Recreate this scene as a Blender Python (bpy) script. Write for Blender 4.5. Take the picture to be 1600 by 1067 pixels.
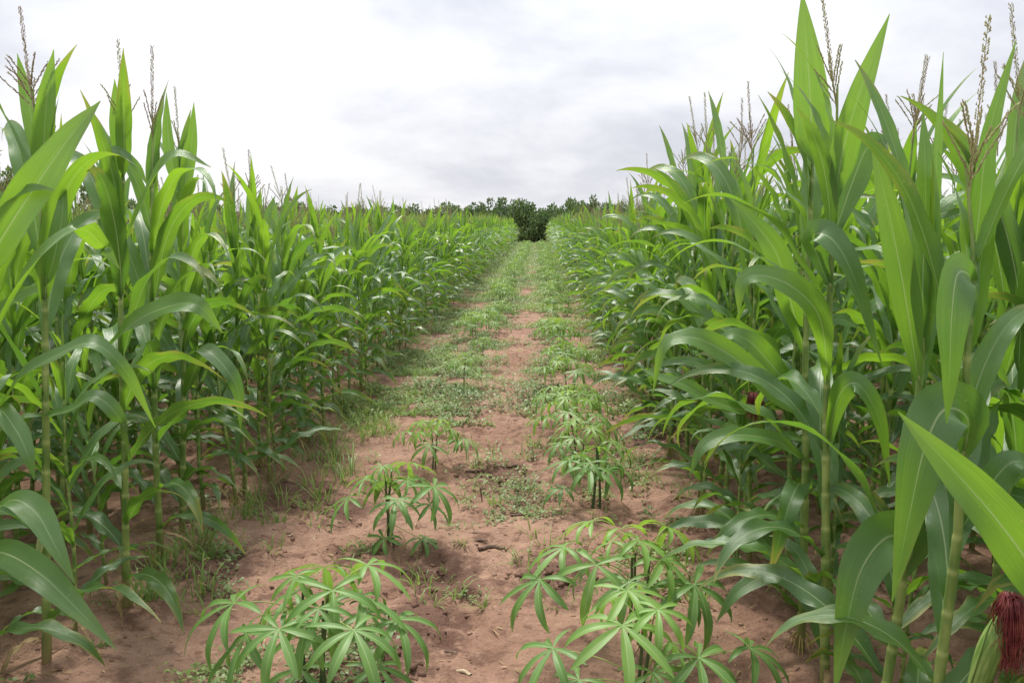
import bpy, math, random
import numpy as np
from mathutils import Vector, Matrix, Euler

for o in list(bpy.data.objects):
    bpy.data.objects.remove(o)
R = math.radians
random.seed(11)
rng = np.random.default_rng(11)
scene = bpy.context.scene
col = scene.collection

# ---------------------------------------------------------------- camera
CAM_H, FPX = 1.65, 1291.0
PITCH, YAW = R(8.3), R(1.77)
cam_d = bpy.data.cameras.new('camera')
cam = bpy.data.objects.new('camera', cam_d)
col.objects.link(cam)
cam.location = (0, 0, CAM_H)
cam.rotation_euler = (R(90) - PITCH, 0, YAW)
cam_d.sensor_width = 36
cam_d.lens = FPX / 1600 * 36
cam_d.clip_start = 0.05
cam_d.clip_end = 3000
scene.camera = cam

# ---------------------------------------------------------------- world
SUN_EL, SUN_AZ = R(62), R(-18)      # azimuth measured from +Y towards +X
world = bpy.data.worlds.new('World')
scene.world = world
world.use_nodes = True
wt = world.node_tree
wt.nodes.clear()


def N(t, kind, **kw):
    n = t.nodes.new(kind)
    for k, v in kw.items():
        setattr(n, k, v)
    return n


def math_n(t, op, a, b=None, c=None, clamp=False):
    n = t.nodes.new('ShaderNodeMath')
    n.operation = op
    n.use_clamp = clamp
    for i, v in enumerate((a, b, c)):
        if v is None:
            continue
        if isinstance(v, (int, float)):
            n.inputs[i].default_value = v
        else:
            t.links.new(v, n.inputs[i])
    return n.outputs[0]


def mixc(t, f, a, b, mode='MIX'):
    n = t.nodes.new('ShaderNodeMix')
    n.data_type = 'RGBA'
    n.blend_type = mode
    n.clamp_factor = True
    for sock, v in ((n.inputs[0], f), (n.inputs[6], a), (n.inputs[7], b)):
        if isinstance(v, (int, float)):
            sock.default_value = v
        elif isinstance(v, (tuple, list)):
            sock.default_value = (*v[:3], 1)
        else:
            t.links.new(v, sock)
    return n.outputs[2]


def smooth(t, v, a, b, lo=0.0, hi=1.0):
    n = t.nodes.new('ShaderNodeMapRange')
    n.interpolation_type = 'SMOOTHSTEP'
    t.links.new(v, n.inputs[0])
    n.inputs[1].default_value = a
    n.inputs[2].default_value = b
    n.inputs[3].default_value = lo
    n.inputs[4].default_value = hi
    return n.outputs[0]


sky = N(wt, 'ShaderNodeTexSky')
sky.sky_type = 'NISHITA'
sky.sun_disc = False
sky.sun_elevation = SUN_EL
sky.sun_rotation = SUN_AZ
sky.air_density = 1.0
sky.dust_density = 3.0
tc = N(wt, 'ShaderNodeTexCoord')
sp = N(wt, 'ShaderNodeSeparateXYZ')
wt.links.new(tc.outputs['Generated'], sp.inputs[0])
zz = math_n(wt, 'ADD', math_n(wt, 'MAXIMUM', sp.outputs[2], 0.0), 0.30)
cx = math_n(wt, 'DIVIDE', sp.outputs[0], zz)
cy = math_n(wt, 'DIVIDE', sp.outputs[1], zz)
cmb = N(wt, 'ShaderNodeCombineXYZ')
wt.links.new(cx, cmb.inputs[0])
wt.links.new(math_n(wt, 'MULTIPLY', cy, 1.0), cmb.inputs[1])
n1 = N(wt, 'ShaderNodeTexNoise')
n1.inputs['Scale'].default_value = 1.0
n1.inputs['Detail'].default_value = 6
n1.inputs['Roughness'].default_value = 0.56
n1.inputs['Distortion'].default_value = 0.15
mp = N(wt, 'ShaderNodeMapping')
mp.inputs['Location'].default_value = (4.25, 2.1, 0.0)
wt.links.new(cmb.outputs[0], mp.inputs[0])
wt.links.new(mp.outputs[0], n1.inputs['Vector'])
cl = smooth(wt, n1.outputs[0], 0.34, 0.60)
cloud = mixc(wt, cl, (0.405, 0.415, 0.465), (0.615, 0.617, 0.633))
# the sun stands behind the overcast: the cloud deck is brighter overhead
bright = smooth(wt, sp.outputs[2], 0.02, 0.9, 1.0, 1.55)
bg_c = N(wt, 'ShaderNodeBackground')
wt.links.new(cloud, bg_c.inputs[0])
wt.links.new(bright, bg_c.inputs[1])
bg_s = N(wt, 'ShaderNodeBackground')
wt.links.new(sky.outputs[0], bg_s.inputs[0])
bg_s.inputs[1].default_value = 0.10
mx = N(wt, 'ShaderNodeMixShader')
mx.inputs[0].default_value = 0.92
wt.links.new(bg_s.outputs[0], mx.inputs[1])
wt.links.new(bg_c.outputs[0], mx.inputs[2])
wo = N(wt, 'ShaderNodeOutputWorld')
wt.links.new(mx.outputs[0], wo.inputs[0])

# ---------------------------------------------------------------- sun
sun_d = bpy.data.lights.new('sun', 'SUN')
sun_d.energy = 2.9
sun_d.angle = R(10)
sun_d.color = (1.0, 0.96, 0.88)
sun = bpy.data.objects.new('sun', sun_d)
col.objects.link(sun)
sdir = Vector((math.sin(SUN_AZ) * math.cos(SUN_EL), math.cos(SUN_AZ) * math.cos(SUN_EL), math.sin(SUN_EL)))
sun.rotation_euler = sdir.to_track_quat('Z', 'Y').to_euler()

# ---------------------------------------------------------------- exposure
vs = scene.view_settings
vs.view_transform = 'Standard'
vs.look = 'None'
vs.exposure = 0.76
vs.gamma = 1.0
vs.use_curve_mapping = False
scene.cycles.use_denoising = True
scene.cycles.max_bounces = 7
scene.cycles.diffuse_bounces = 3
scene.cycles.glossy_bounces = 2
scene.cycles.transmission_bounces = 5
scene.cycles.sample_clamp_indirect = 6.0


# ================================================================ helpers
def ray(px, py):
    x, z = (px - 800) / FPX, -(py - 533.5) / FPX
    d = (x, math.cos(PITCH) + z * math.sin(PITCH), -math.sin(PITCH) + z * math.cos(PITCH))
    return Vector((d[0] * math.cos(YAW) - d[1] * math.sin(YAW), d[0] * math.sin(YAW) + d[1] * math.cos(YAW), d[2]))


def at(px, py, Y):
    """the point seen at photo position px, py that lies Y metres down the lane"""
    d = ray(px, py)
    return Vector((0, 0, CAM_H)) + d * (Y / d.y)


def on_ground(px, py):
    d = ray(px, py)
    return d.x * (-CAM_H / d.z), d.y * (-CAM_H / d.z)


_lat = np.random.default_rng(5).random((256, 256))


def vnoise(x, y, f, off=0.0):
    x = np.asarray(x, float) * f + 37.3 + off
    y = np.asarray(y, float) * f + 91.7 + off * 1.7
    xi, yi = np.floor(x).astype(int), np.floor(y).astype(int)
    fx, fy = x - xi, y - yi
    fx, fy = fx * fx * (3 - 2 * fx), fy * fy * (3 - 2 * fy)
    a, b = _lat[xi % 256, yi % 256], _lat[(xi + 1) % 256, yi % 256]
    c, d = _lat[xi % 256, (yi + 1) % 256], _lat[(xi + 1) % 256, (yi + 1) % 256]
    return (a * (1 - fx) + b * fx) * (1 - fy) + (c * (1 - fx) + d * fx) * fy


def fbm(x, y, f, n=4, off=0.0):
    s, a, t = 0, 1, 0
    for i in range(n):
        s = s + a * vnoise(x, y, f * 2 ** i, off + i * 7.1)
        t += a
        a *= 0.5
    return s / t


ROW_L, ROW_R, ROW_D = -1.78, 0.98, 0.61
CAS_L, CAS_R = -0.73, 0.32


CRUMB = [(on_ground(px, py), rr) for (px, py), rr in (((340, 893), .22), ((460, 775), .3), ((690, 905), .28), ((545, 800), .2), ((660, 985), .25), ((790, 745), .3), ((870, 905), .25), ((1020, 690), .35), ((600, 1040), .25))]


def crumb(x, y):
    c = 0
    for (cx_, cy_), rr in CRUMB:
        c = np.maximum(c, np.exp(-((x - cx_) ** 2 + ((y - cy_) * 0.8) ** 2) / rr ** 2))
    return c


def ground_h(x, y):
    x = np.asarray(x, float)
    y = np.asarray(y, float)
    h = 0.05 * (fbm(x, y, 0.55, 3) - 0.5)
    h = h + 0.055 * (fbm(x, y, 2.3, 3, 3.0) - 0.5)
    h = h + 0.025 * np.exp(-((x - CAS_R) / 0.28) ** 2) + 0.025 * np.exp(-((x - CAS_L) / 0.28) ** 2)
    h = h + 0.035 * np.exp(-((x - ROW_L) / 0.25) ** 2) + 0.035 * np.exp(-((x - ROW_R) / 0.25) ** 2)
    fade = np.clip((45 - y) / 20, 0.15, 1)
    rough = np.maximum(np.clip((fbm(x, y, 1.1, 2, 9.0) - 0.45) * 5, 0, 1), 1.5 * crumb(x, y))
    fine = 0.022 * (vnoise(x, y, 7, 2.0) - 0.5) + (0.010 + 0.045 * rough) * (vnoise(x, y, 16, 4.0) - 0.5)
    fine = fine * (np.abs(x) < 6)
    return h * fade + fine * np.clip((20 - y) / 10, 0, 1)


def gz(x, y):
    return float(ground_h(x, y))


def finish(name, me, mat, parent=None):
    me.materials.append(mat)
    o = bpy.data.objects.new(name, me)
    col.objects.link(o)
    if parent is not None:
        o.parent = parent
    return o


def build(name, V, F, uv=None, tint=None, flat=False):
    """mesh from arrays: V (n,3), F (m,4) quads, uv (n,2), tint (n,3)"""
    V = np.asarray(V, np.float32)
    F = np.asarray(F, np.int32)
    me = bpy.data.meshes.new(name)
    me.vertices.add(len(V))
    me.vertices.foreach_set('co', V.ravel())
    me.loops.add(F.size)
    me.loops.foreach_set('vertex_index', F.ravel())
    me.polygons.add(len(F))
    me.polygons.foreach_set('loop_start', np.arange(0, F.size, F.shape[1], dtype=np.int32))
    if not flat:
        me.polygons.foreach_set('use_smooth', np.ones(len(F), bool))
    if uv is not None:
        l = me.uv_layers.new(name='UVMap')
        l.data.foreach_set('uv', np.asarray(uv, np.float32)[F.ravel()].ravel())
    if tint is not None:
        a = me.color_attributes.new('tint', 'FLOAT_COLOR', 'POINT')
        c = np.ones((len(V), 4), np.float32)
        c[:, :3] = tint
        a.data.foreach_set('color', c.ravel())
    me.update()
    return me


class Bag:
    """collects quad pieces (V, F, uv, tint) into one mesh"""

    def __init__(self):
        self.V, self.F, self.U, self.T, self.n = [], [], [], [], 0

    def add(self, V, F, U=None, T=None):
        V = np.asarray(V)
        self.V.append(V)
        self.F.append(np.asarray(F) + self.n)
        self.U.append(np.zeros((len(V), 2)) if U is None else U)
        self.T.append(np.zeros((len(V), 3)) if T is None else np.broadcast_to(np.asarray(T, float), (len(V), 3)))
        self.n += len(V)

    def arrays(self):
        return np.concatenate(self.V), np.concatenate(self.F), np.concatenate(self.U), np.concatenate(self.T)

    def mesh(self, name, flat=False):
        V, F, U, T = self.arrays()
        return build(name, V, F, U, T, flat)


def tag(o, label, cat, group=None, kind=None):
    if label:
        o['label'] = label
    if cat:
        o['category'] = cat
    if group:
        o['group'] = group
    if kind:
        o['kind'] = kind
    return o


def empty(name, loc, rot=(0, 0, 0), sc=1.0):
    o = bpy.data.objects.new(name, None)
    o.empty_display_size = 0.1
    o.location = loc
    o.rotation_euler = rot
    o.scale = (sc, sc, sc)
    col.objects.link(o)
    return o


def place(name, me, parent, M=None, color=None):
    o = bpy.data.objects.new(name, me)
    if M is not None:
        o.matrix_basis = M
    if color is not None:
        o.color = (*color, 1)
    o.parent = parent
    col.objects.link(o)
    return o


def norm(a):
    return a / np.maximum(np.linalg.norm(a, axis=-1, keepdims=True), 1e-9)


def spline(P, n):
    P = np.asarray(P, float)
    P = np.vstack([2 * P[0] - P[1], P, 2 * P[-1] - P[-2]])
    k = len(P) - 3
    out = []
    for t in np.linspace(0, k - 1e-6, n):
        i = int(t)
        u = t - i
        a, b, c, d = P[i:i + 4]
        out.append(0.5 * (2 * b + (c - a) * u + (2 * a - 5 * b + 4 * c - d) * u * u + (3 * b - a - 3 * c + d) * u ** 3))
    return np.array(out)


def grid_faces(n, m):
    """n rows of m verts"""
    i, j = np.meshgrid(np.arange(n - 1), np.arange(m - 1), indexing='ij')
    a = (i * m + j).ravel()
    return np.stack([a, a + 1, a + m + 1, a + m], 1)


def ribbon(S, Nr, W, nx, fold, wave=0.0, wf=9.0, ph=(0.0, 1.7)):
    """a leaf blade: spine S, reference normals Nr, half widths W, fold angles"""
    n = len(S)
    s = np.linspace(0, 1, n)
    T = norm(np.gradient(S, axis=0))
    B = norm(np.cross(Nr, T))
    Nn = norm(np.cross(T, B))
    t = np.linspace(-1, 1, nx + 1)
    V = np.zeros((n, nx + 1, 3))
    U = np.zeros((n, nx + 1, 2))
    for j, tj in enumerate(t):
        p = ph[0] if tj < 0 else ph[1]
        wv = wave * np.sin(wf * s * 2 * math.pi / 3 + p) * tj * tj * np.clip(s * 5, 0, 1) * np.clip((1 - s) * 3, 0, 1)
        c = abs(tj) ** 1.25
        V[:, j] = S + B * (tj * W * np.cos(fold))[:, None] + Nn * (c * W * np.sin(fold) + wv * W)[:, None]
        U[:, j, 0] = tj * 0.5 + 0.5
        U[:, j, 1] = s
    return V.reshape(-1, 3), grid_faces(n, nx + 1), U.reshape(-1, 2)


def tube(P, rad, k, cap=True):
    P = np.asarray(P, float)
    rad = np.broadcast_to(np.asarray(rad, float), (len(P),))
    T = norm(np.gradient(P, axis=0))
    ref = np.array([0.31, 0.17, 0.02]) + np.where(np.abs(T[:, 2:3]) < 0.8, np.array([[0, 0, 5.0]]), np.array([[5.0, 0, 0]]))
    ref = np.broadcast_to(ref[len(ref) // 2], T.shape)
    A = norm(np.cross(ref, T))
    B = np.cross(T, A)
    an = np.linspace(0, 2 * math.pi, k, endpoint=False)
    V = P[:, None] + rad[:, None, None] * (A[:, None] * np.cos(an)[None, :, None] + B[:, None] * np.sin(an)[None, :, None])
    n = len(P)
    i, j = np.meshgrid(np.arange(n - 1), np.arange(k), indexing='ij')
    a, b = (i * k + j).ravel(), (i * k + (j + 1) % k).ravel()
    F = np.stack([a, b, b + k, a + k], 1)
    U = np.zeros((n, k, 2))
    U[:, :, 0] = np.linspace(0, 1, k)[None]
    U[:, :, 1] = np.linspace(0, 1, n)[:, None]
    return V.reshape(-1, 3), F, U.reshape(-1, 2)


# ================================================================ materials
def new_mat(name):
    m = bpy.data.materials.new(name)
    m.use_nodes = True
    t = m.node_tree
    t.nodes.clear()
    out = t.nodes.new('ShaderNodeOutputMaterial')
    return m, t, out


def blade_mat(name, dark, light, trans, midrib, tint_attr=False, rough=0.42, tmix=0.42, rib=0.035, specks=False, veins=True, yellow=(0.46, 0.36, 0.09), spec=0.5):
    """leaf blade: tint.r brightens, tint.g turns it yellow and dry"""
    m, t, out = new_mat(name)
    if tint_attr:
        a = N(t, 'ShaderNodeAttribute', attribute_name='tint')
        tcol = a.outputs['Color']
    else:
        a = N(t, 'ShaderNodeObjectInfo')
        tcol = a.outputs['Color']
    sep = N(t, 'ShaderNodeSeparateColor')
    t.links.new(tcol, sep.inputs[0])
    tr, tg = sep.outputs[0], sep.outputs[1]
    uvn = N(t, 'ShaderNodeUVMap')
    suv = N(t, 'ShaderNodeSeparateXYZ')
    t.links.new(uvn.outputs[0], suv.inputs[0])
    u, v = suv.outputs[0], suv.outputs[1]
    du = math_n(t, 'ABSOLUTE', math_n(t, 'SUBTRACT', u, 0.5))
    geo = N(t, 'ShaderNodeNewGeometry')
    nz = N(t, 'ShaderNodeTexNoise')
    nz.inputs['Scale'].default_value = 7.0
    nz.inputs['Detail'].default_value = 3
    t.links.new(geo.outputs['Position'], nz.inputs['Vector'])
    f = math_n(t, 'ADD', tr, math_n(t, 'MULTIPLY', math_n(t, 'SUBTRACT', nz.outputs[0], 0.5), 0.7), clamp=True)
    c = mixc(t, f, dark, light)
    tcl = mixc(t, f, tuple(q * w for q, w in zip(trans, (0.5, 0.62, 1.2))), tuple(min(1, q * 1.2) for q in trans))
    bump_h = None
    if veins:
        cb = N(t, 'ShaderNodeCombineXYZ')
        t.links.new(math_n(t, 'MULTIPLY', u, 52.0), cb.inputs[0])
        t.links.new(math_n(t, 'MULTIPLY', v, 2.2), cb.inputs[1])
        vn = N(t, 'ShaderNodeTexNoise')
        vn.inputs['Scale'].default_value = 1.0
        vn.inputs['Detail'].default_value = 2
        t.links.new(cb.outputs[0], vn.inputs['Vector'])
        st = smooth(t, vn.outputs[0], 0.3, 0.7, 0.84, 1.15)
        vv = N(t, 'ShaderNodeCombineXYZ')
        for i in range(3):
            t.links.new(st, vv.inputs[i])
        c = mixc(t, 1.0, c, vv.outputs[0], 'MULTIPLY')
        tcl = mixc(t, 0.8, tcl, vv.outputs[0], 'MULTIPLY')
        bump_h = vn.outputs[0]
    # dry, yellowing tips and margins
    dn = math_n(t, 'ADD', math_n(t, 'MULTIPLY', v, 0.62), math_n(t, 'MULTIPLY', nz.outputs[0], 0.55))
    dry = math_n(t, 'MULTIPLY', smooth(t, math_n(t, 'ADD', dn, math_n(t, 'MULTIPLY', du, 0.35)), 0.80, 1.02), tg, clamp=True)
    c = mixc(t, dry, c, yellow)
    tcl = mixc(t, dry, tcl, tuple(q * 0.9 for q in yellow))
    if specks:
        vo = N(t, 'ShaderNodeTexVoronoi')
        vo.inputs['Scale'].default_value = 1.0
        cb2 = N(t, 'ShaderNodeCombineXYZ')
        t.links.new(math_n(t, 'MULTIPLY', u, 5.0), cb2.inputs[0])
        t.links.new(math_n(t, 'MULTIPLY', v, 34.0), cb2.inputs[1])
        t.links.new(cb2.outputs[0], vo.inputs['Vector'])
        sk = math_n(t, 'MULTIPLY', smooth(t, vo.outputs['Distance'], 0.07, 0.16, 1, 0), smooth(t, nz.outputs[0], 0.45, 0.6))
        c = mixc(t, math_n(t, 'MULTIPLY', sk, 0.7), c, (0.40, 0.45, 0.12))
        tcl = mixc(t, math_n(t, 'MULTIPLY', sk, 0.6), tcl, (0.5, 0.55, 0.12))
    # pale underside
    c = mixc(t, math_n(t, 'MULTIPLY', geo.outputs['Backfacing'], 0.35), c, tuple(min(1, q * 1.7 + 0.02) for q in light))
    # midrib and collar
    wr = math_n(t, 'MULTIPLY', math_n(t, 'SUBTRACT', 1.12, v), rib)
    rb = smooth(t, math_n(t, 'DIVIDE', du, wr), 0.45, 1.15, 0.85, 0)
    colr = smooth(t, v, 0.0, 0.035, 0.75, 0)
    rb = math_n(t, 'MAXIMUM', rb, colr)
    c = mixc(t, rb, c, midrib)
    tcl = mixc(t, math_n(t, 'MULTIPLY', rb, 0.5), tcl, midrib)
    pb = N(t, 'ShaderNodeBsdfPrincipled')
    t.links.new(c, pb.inputs['Base Color'])
    pb.inputs['Roughness'].default_value = rough
    pb.inputs['Specular IOR Level'].default_value = spec
    tb = N(t, 'ShaderNodeBsdfTranslucent')
    t.links.new(tcl, tb.inputs[0])
    if bump_h is not None:
        bp = N(t, 'ShaderNodeBump')
        bp.inputs['Strength'].default_value = 0.35
        bp.inputs['Distance'].default_value = 0.004
        t.links.new(bump_h, bp.inputs['Height'])
        t.links.new(bp.outputs[0], pb.inputs['Normal'])
    ms = N(t, 'ShaderNodeMixShader')
    ms.inputs[0].default_value = tmix
    t.links.new(pb.outputs[0], ms.inputs[1])
    t.links.new(tb.outputs[0], ms.inputs[2])
    t.links.new(ms.outputs[0], out.inputs[0])
    return m


def plain_mat(name, c1, c2, scale=20, rough=0.6, stretch=(1, 1, 1), bump=0.2, trans=0.0, coord='Object', dist=0.003):
    m, t, out = new_mat(name)
    tcn = N(t, 'ShaderNodeTexCoord')
    mpn = N(t, 'ShaderNodeMapping')
    mpn.inputs['Scale'].default_value = stretch
    t.links.new(tcn.outputs[coord], mpn.inputs[0])
    nz = N(t, 'ShaderNodeTexNoise')
    nz.inputs['Scale'].default_value = scale
    nz.inputs['Detail'].default_value = 4
    t.links.new(mpn.outputs[0], nz.inputs['Vector'])
    c = mixc(t, smooth(t, nz.outputs[0], 0.3, 0.7), c1, c2)
    pb = N(t, 'ShaderNodeBsdfPrincipled')
    t.links.new(c, pb.inputs['Base Color'])
    pb.inputs['Roughness'].default_value = rough
    if bump:
        bp = N(t, 'ShaderNodeBump')
        bp.inputs['Strength'].default_value = bump
        bp.inputs['Distance'].default_value = dist
        t.links.new(nz.outputs[0], bp.inputs['Height'])
        t.links.new(bp.outputs[0], pb.inputs['Normal'])
    if trans:
        tb = N(t, 'ShaderNodeBsdfTranslucent')
        t.links.new(c, tb.inputs[0])
        ms = N(t, 'ShaderNodeMixShader')
        ms.inputs[0].default_value = trans
        t.links.new(pb.outputs[0], ms.inputs[1])
        t.links.new(tb.outputs[0], ms.inputs[2])
        t.links.new(ms.outputs[0], out.inputs[0])
    else:
        t.links.new(pb.outputs[0], out.inputs[0])
    return m


MZ = dict(dark=(0.019, 0.052, 0.019), light=(0.080, 0.182, 0.034), trans=(0.32, 0.57, 0.025), midrib=(0.36, 0.46, 0.22), rough=0.38, spec=0.8, tmix=0.38)
M_leaf = blade_mat('maize_leaf', specks=True, **MZ)
M_leaf_far = blade_mat('maize_leaf_field', tint_attr=True, **dict(MZ, rough=0.48, spec=0.55))
M_cas = blade_mat('cassava_leaf', (0.052, 0.128, 0.042), (0.145, 0.275, 0.052), (0.33, 0.54, 0.05), (0.40, 0.52, 0.22), rough=0.5, tmix=0.36, rib=0.05, veins=False)
M_cas_far = blade_mat('cassava_leaf_field', (0.066, 0.145, 0.042), (0.17, 0.285, 0.052), (0.36, 0.55, 0.05), (0.40, 0.52, 0.22), tint_attr=True, rough=0.5, tmix=0.36, rib=0.05, veins=False)
M_weed = blade_mat('weed_leaf', (0.070, 0.125, 0.040), (0.20, 0.275, 0.085), (0.30, 0.42, 0.07), (0.25, 0.33, 0.12), tint_attr=True, rough=0.5, tmix=0.35, veins=False, rib=0.02)
M_grass = blade_mat('grass_blade', (0.085, 0.15, 0.035), (0.19, 0.28, 0.065), (0.32, 0.44, 0.07), (0.25, 0.36, 0.10), tint_attr=True, rough=0.5, tmix=0.4, veins=False, rib=0.02)
M_tree = blade_mat('tree_leaf', (0.045, 0.085, 0.028), (0.105, 0.165, 0.05), (0.17, 0.25, 0.045), (0.05, 0.09, 0.03), tint_attr=True, rough=0.5, tmix=0.25, veins=False, rib=0.001)
M_stalk = plain_mat('maize_stalk', (0.11, 0.20, 0.04), (0.29, 0.37, 0.11), 6, 0.48, (4, 4, 1.6), 0.15)
t = M_stalk.node_tree
pbn = next(n for n in t.nodes if n.type == 'BSDF_PRINCIPLED')
src = pbn.inputs['Base Color'].links[0].from_socket
at_n = N(t, 'ShaderNodeAttribute', attribute_name='tint')
sp_n = N(t, 'ShaderNodeSeparateColor')
t.links.new(at_n.outputs['Color'], sp_n.inputs[0])
c_ = mixc(t, math_n(t, 'MULTIPLY', sp_n.outputs[0], 0.5), src, (0.46, 0.48, 0.18))
c_ = mixc(t, math_n(t, 'MULTIPLY', sp_n.outputs[1], 0.75), c_, (0.20, 0.10, 0.06))
t.links.new(c_, pbn.inputs['Base Color'])
M_stalk_far = plain_mat('maize_stalk_field', (0.13, 0.25, 0.05), (0.22, 0.36, 0.09), 4, 0.5, bump=0)
M_dry = plain_mat('dry_leaf', (0.24, 0.15, 0.07), (0.50, 0.38, 0.20), 14, 0.8, (1, 1, 1), 0.3, trans=0.25)
M_root = plain_mat('prop_root', (0.34, 0.32, 0.07), (0.42, 0.24, 0.12), 25, 0.6)
M_tassel = plain_mat('tassel_spikelet', (0.42, 0.36, 0.20), (0.48, 0.48, 0.23), 26, 0.7, bump=0, trans=0.25)
M_tassel2 = plain_mat('tassel_spikelet_dark', (0.38, 0.27, 0.19), (0.46, 0.41, 0.24), 26, 0.7, bump=0, trans=0.15)
M_husk = plain_mat('ear_husk', (0.10, 0.20, 0.035), (0.24, 0.34, 0.09), 16, 0.5, (9, 9, 0.7), 0.5, trans=0.1)
M_silk = plain_mat('ear_silk', (0.13, 0.008, 0.02), (0.36, 0.09, 0.075), 45, 0.4, bump=0, trans=0.15)
M_cstem = plain_mat('cassava_stem', (0.035, 0.075, 0.028), (0.10, 0.14, 0.05), 30, 0.55, bump=0.3)
M_petiole = plain_mat('cassava_petiole', (0.22, 0.34, 0.07), (0.36, 0.40, 0.12), 12, 0.45, bump=0)
M_bark = plain_mat('tree_bark', (0.05, 0.04, 0.03), (0.12, 0.10, 0.08), 6, 0.9, bump=0.4, dist=0.02)


def soil_mat(name, clod=False):
    m, t, out = new_mat(name)
    g = N(t, 'ShaderNodeNewGeometry')

    def nz(scale, detail=5, rough=0.6, stretch=None):
        n = N(t, 'ShaderNodeTexNoise')
        n.inputs['Scale'].default_value = scale
        n.inputs['Detail'].default_value = detail
        n.inputs['Roughness'].default_value = rough
        if stretch:
            mm = N(t, 'ShaderNodeMapping')
            mm.inputs['Scale'].default_value = stretch
            t.links.new(g.outputs['Position'], mm.inputs[0])
            t.links.new(mm.outputs[0], n.inputs['Vector'])
        else:
            t.links.new(g.outputs['Position'], n.inputs['Vector'])
        return n.outputs[0]
    a, b, c3, d, e = nz(0.9), nz(4.5, 7, 0.65), nz(38, 4, 0.7), nz(240, 2, 0.7), nz(15, 5, 0.65)
    c = mixc(t, smooth(t, a, 0.35, 0.65), (0.250, 0.140, 0.097), (0.345, 0.210, 0.150))
    c = mixc(t, smooth(t, b, 0.52, 0.66, 0, 0.75), c, (0.115, 0.058, 0.041))       # damp crumbly soil
    c = mixc(t, smooth(t, b, 0.46, 0.30, 0, 0.6), c, (0.41, 0.255, 0.185))        # pale washed sand
    an = N(t, 'ShaderNodeAttribute', attribute_name='tint')
    sn = N(t, 'ShaderNodeSeparateColor')
    t.links.new(an.outputs['Color'], sn.inputs[0])
    wet = smooth(t, math_n(t, 'ADD', sn.outputs[0], math_n(t, 'MULTIPLY', math_n(t, 'SUBTRACT', e, 0.5), 1.6)), 0.35, 0.75, 0, 0.75)
    c = mixc(t, wet, c, (0.105, 0.055, 0.040))       # freshly turned dark soil
    c = mixc(t, smooth(t, e, 0.53, 0.66, 0, 0.6), c, (0.13, 0.066, 0.046))
    c = mixc(t, smooth(t, e, 0.44, 0.32, 0, 0.35), c, (0.44, 0.29, 0.21))
    c = mixc(t, smooth(t, c3, 0.55, 0.70, 0, 0.6), c, (0.13, 0.068, 0.05))
    c = mixc(t, smooth(t, d, 0.62, 0.74, 0, 0.6), c, (0.58, 0.46, 0.37))
    c = mixc(t, smooth(t, d, 0.40, 0.28, 0, 0.5), c, (0.13, 0.068, 0.05))
    pb = N(t, 'ShaderNodeBsdfPrincipled')
    t.links.new(c, pb.inputs['Base Color'])
    pb.inputs['Roughness'].default_value = 0.9
    pb.inputs['Specular IOR Level'].default_value = 0.2
    hsum = math_n(t, 'ADD', math_n(t, 'ADD', math_n(t, 'MULTIPLY', b, 0.7), e), math_n(t, 'ADD', math_n(t, 'MULTIPLY', c3, 0.55), math_n(t, 'MULTIPLY', d, 0.16)))
    bp = N(t, 'ShaderNodeBump')
    bp.inputs['Strength'].default_value = 0.8
    bp.inputs['Distance'].default_value = 0.03
    t.links.new(hsum, bp.inputs['Height'])
    t.links.new(bp.outputs[0], pb.inputs['Normal'])
    t.links.new(pb.outputs[0], out.inputs[0])
    return m


M_soil = soil_mat('red_brown_soil')

# ================================================================ ground


def axis(lo_far, lo, hi, hi_far, step, grow=1.16):
    a = list(np.arange(lo, hi + 1e-6, step))
    s, x = step, a[-1]
    while x < hi_far:
        s *= grow
        x += s
        a.append(x)
    s, x, pre = step, a[0], []
    while x > lo_far:
        s *= grow
        x -= s
        pre.append(x)
    return np.array(pre[::-1] + a)


gx = axis(-700, -2.6, 1.8, 700, 0.026, 1.10)
gy = axis(-60, 1.9, 7.5, 1500, 0.028, 1.022)
XX, YY = np.meshgrid(gx, gy)
VV = np.stack([XX.ravel(), YY.ravel(), ground_h(XX.ravel(), YY.ravel())], 1)
CR = crumb(VV[:, 0], VV[:, 1])
ground = finish('ground', build('ground', VV, grid_faces(len(gy), len(gx)), None, np.stack([CR, CR, CR], 1)), M_soil)
ground['kind'] = 'structure'
ground['label'] = 'bare red brown sandy soil of the field lane'


# ================================================================ maize
def blade_width(s, W, base):
    up = np.clip(s / 0.30, 0, 1)
    up = up * up * (3 - 2 * up)
    dn = np.clip((s - 0.42) / 0.58, 0, 1)
    w = (base + (W - base) * up) * (1 - dn ** 1.7)
    return np.maximum(w, 0.0012)


def maize_leaf(L, W, el, droop, p, bend, tw, wave, nseg, nx, seed, base=0.017):
    r = random.Random(seed)
    s = np.linspace(0, 1, nseg + 1)
    th = el - droop * s ** p
    ds = L / nseg
    x = 0.006 + np.concatenate([[0], np.cumsum(np.cos(0.5 * (th[1:] + th[:-1])) * ds)])
    z = np.concatenate([[0], np.cumsum(np.sin(0.5 * (th[1:] + th[:-1])) * ds)])
    y = bend * s ** 2 * L
    S = np.stack([x, y, z], 1)
    Nr = np.stack([-np.sin(th), np.zeros_like(s), np.cos(th)], 1)
    T = norm(np.gradient(S, axis=0))
    rot = tw * s ** 1.3
    Nr = Nr * np.cos(rot)[:, None] + np.cross(T, Nr) * np.sin(rot)[:, None]
    u = np.clip(s / 0.16, 0, 1)
    fold = R(72) * (1 - u) ** 2 + R(16) * (1 - 0.6 * s)
    return ribbon(S, Nr, blade_width(s, W, base), nx, fold, wave, r.uniform(9, 18), (r.uniform(0, 6), r.uniform(0, 6)))


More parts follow.
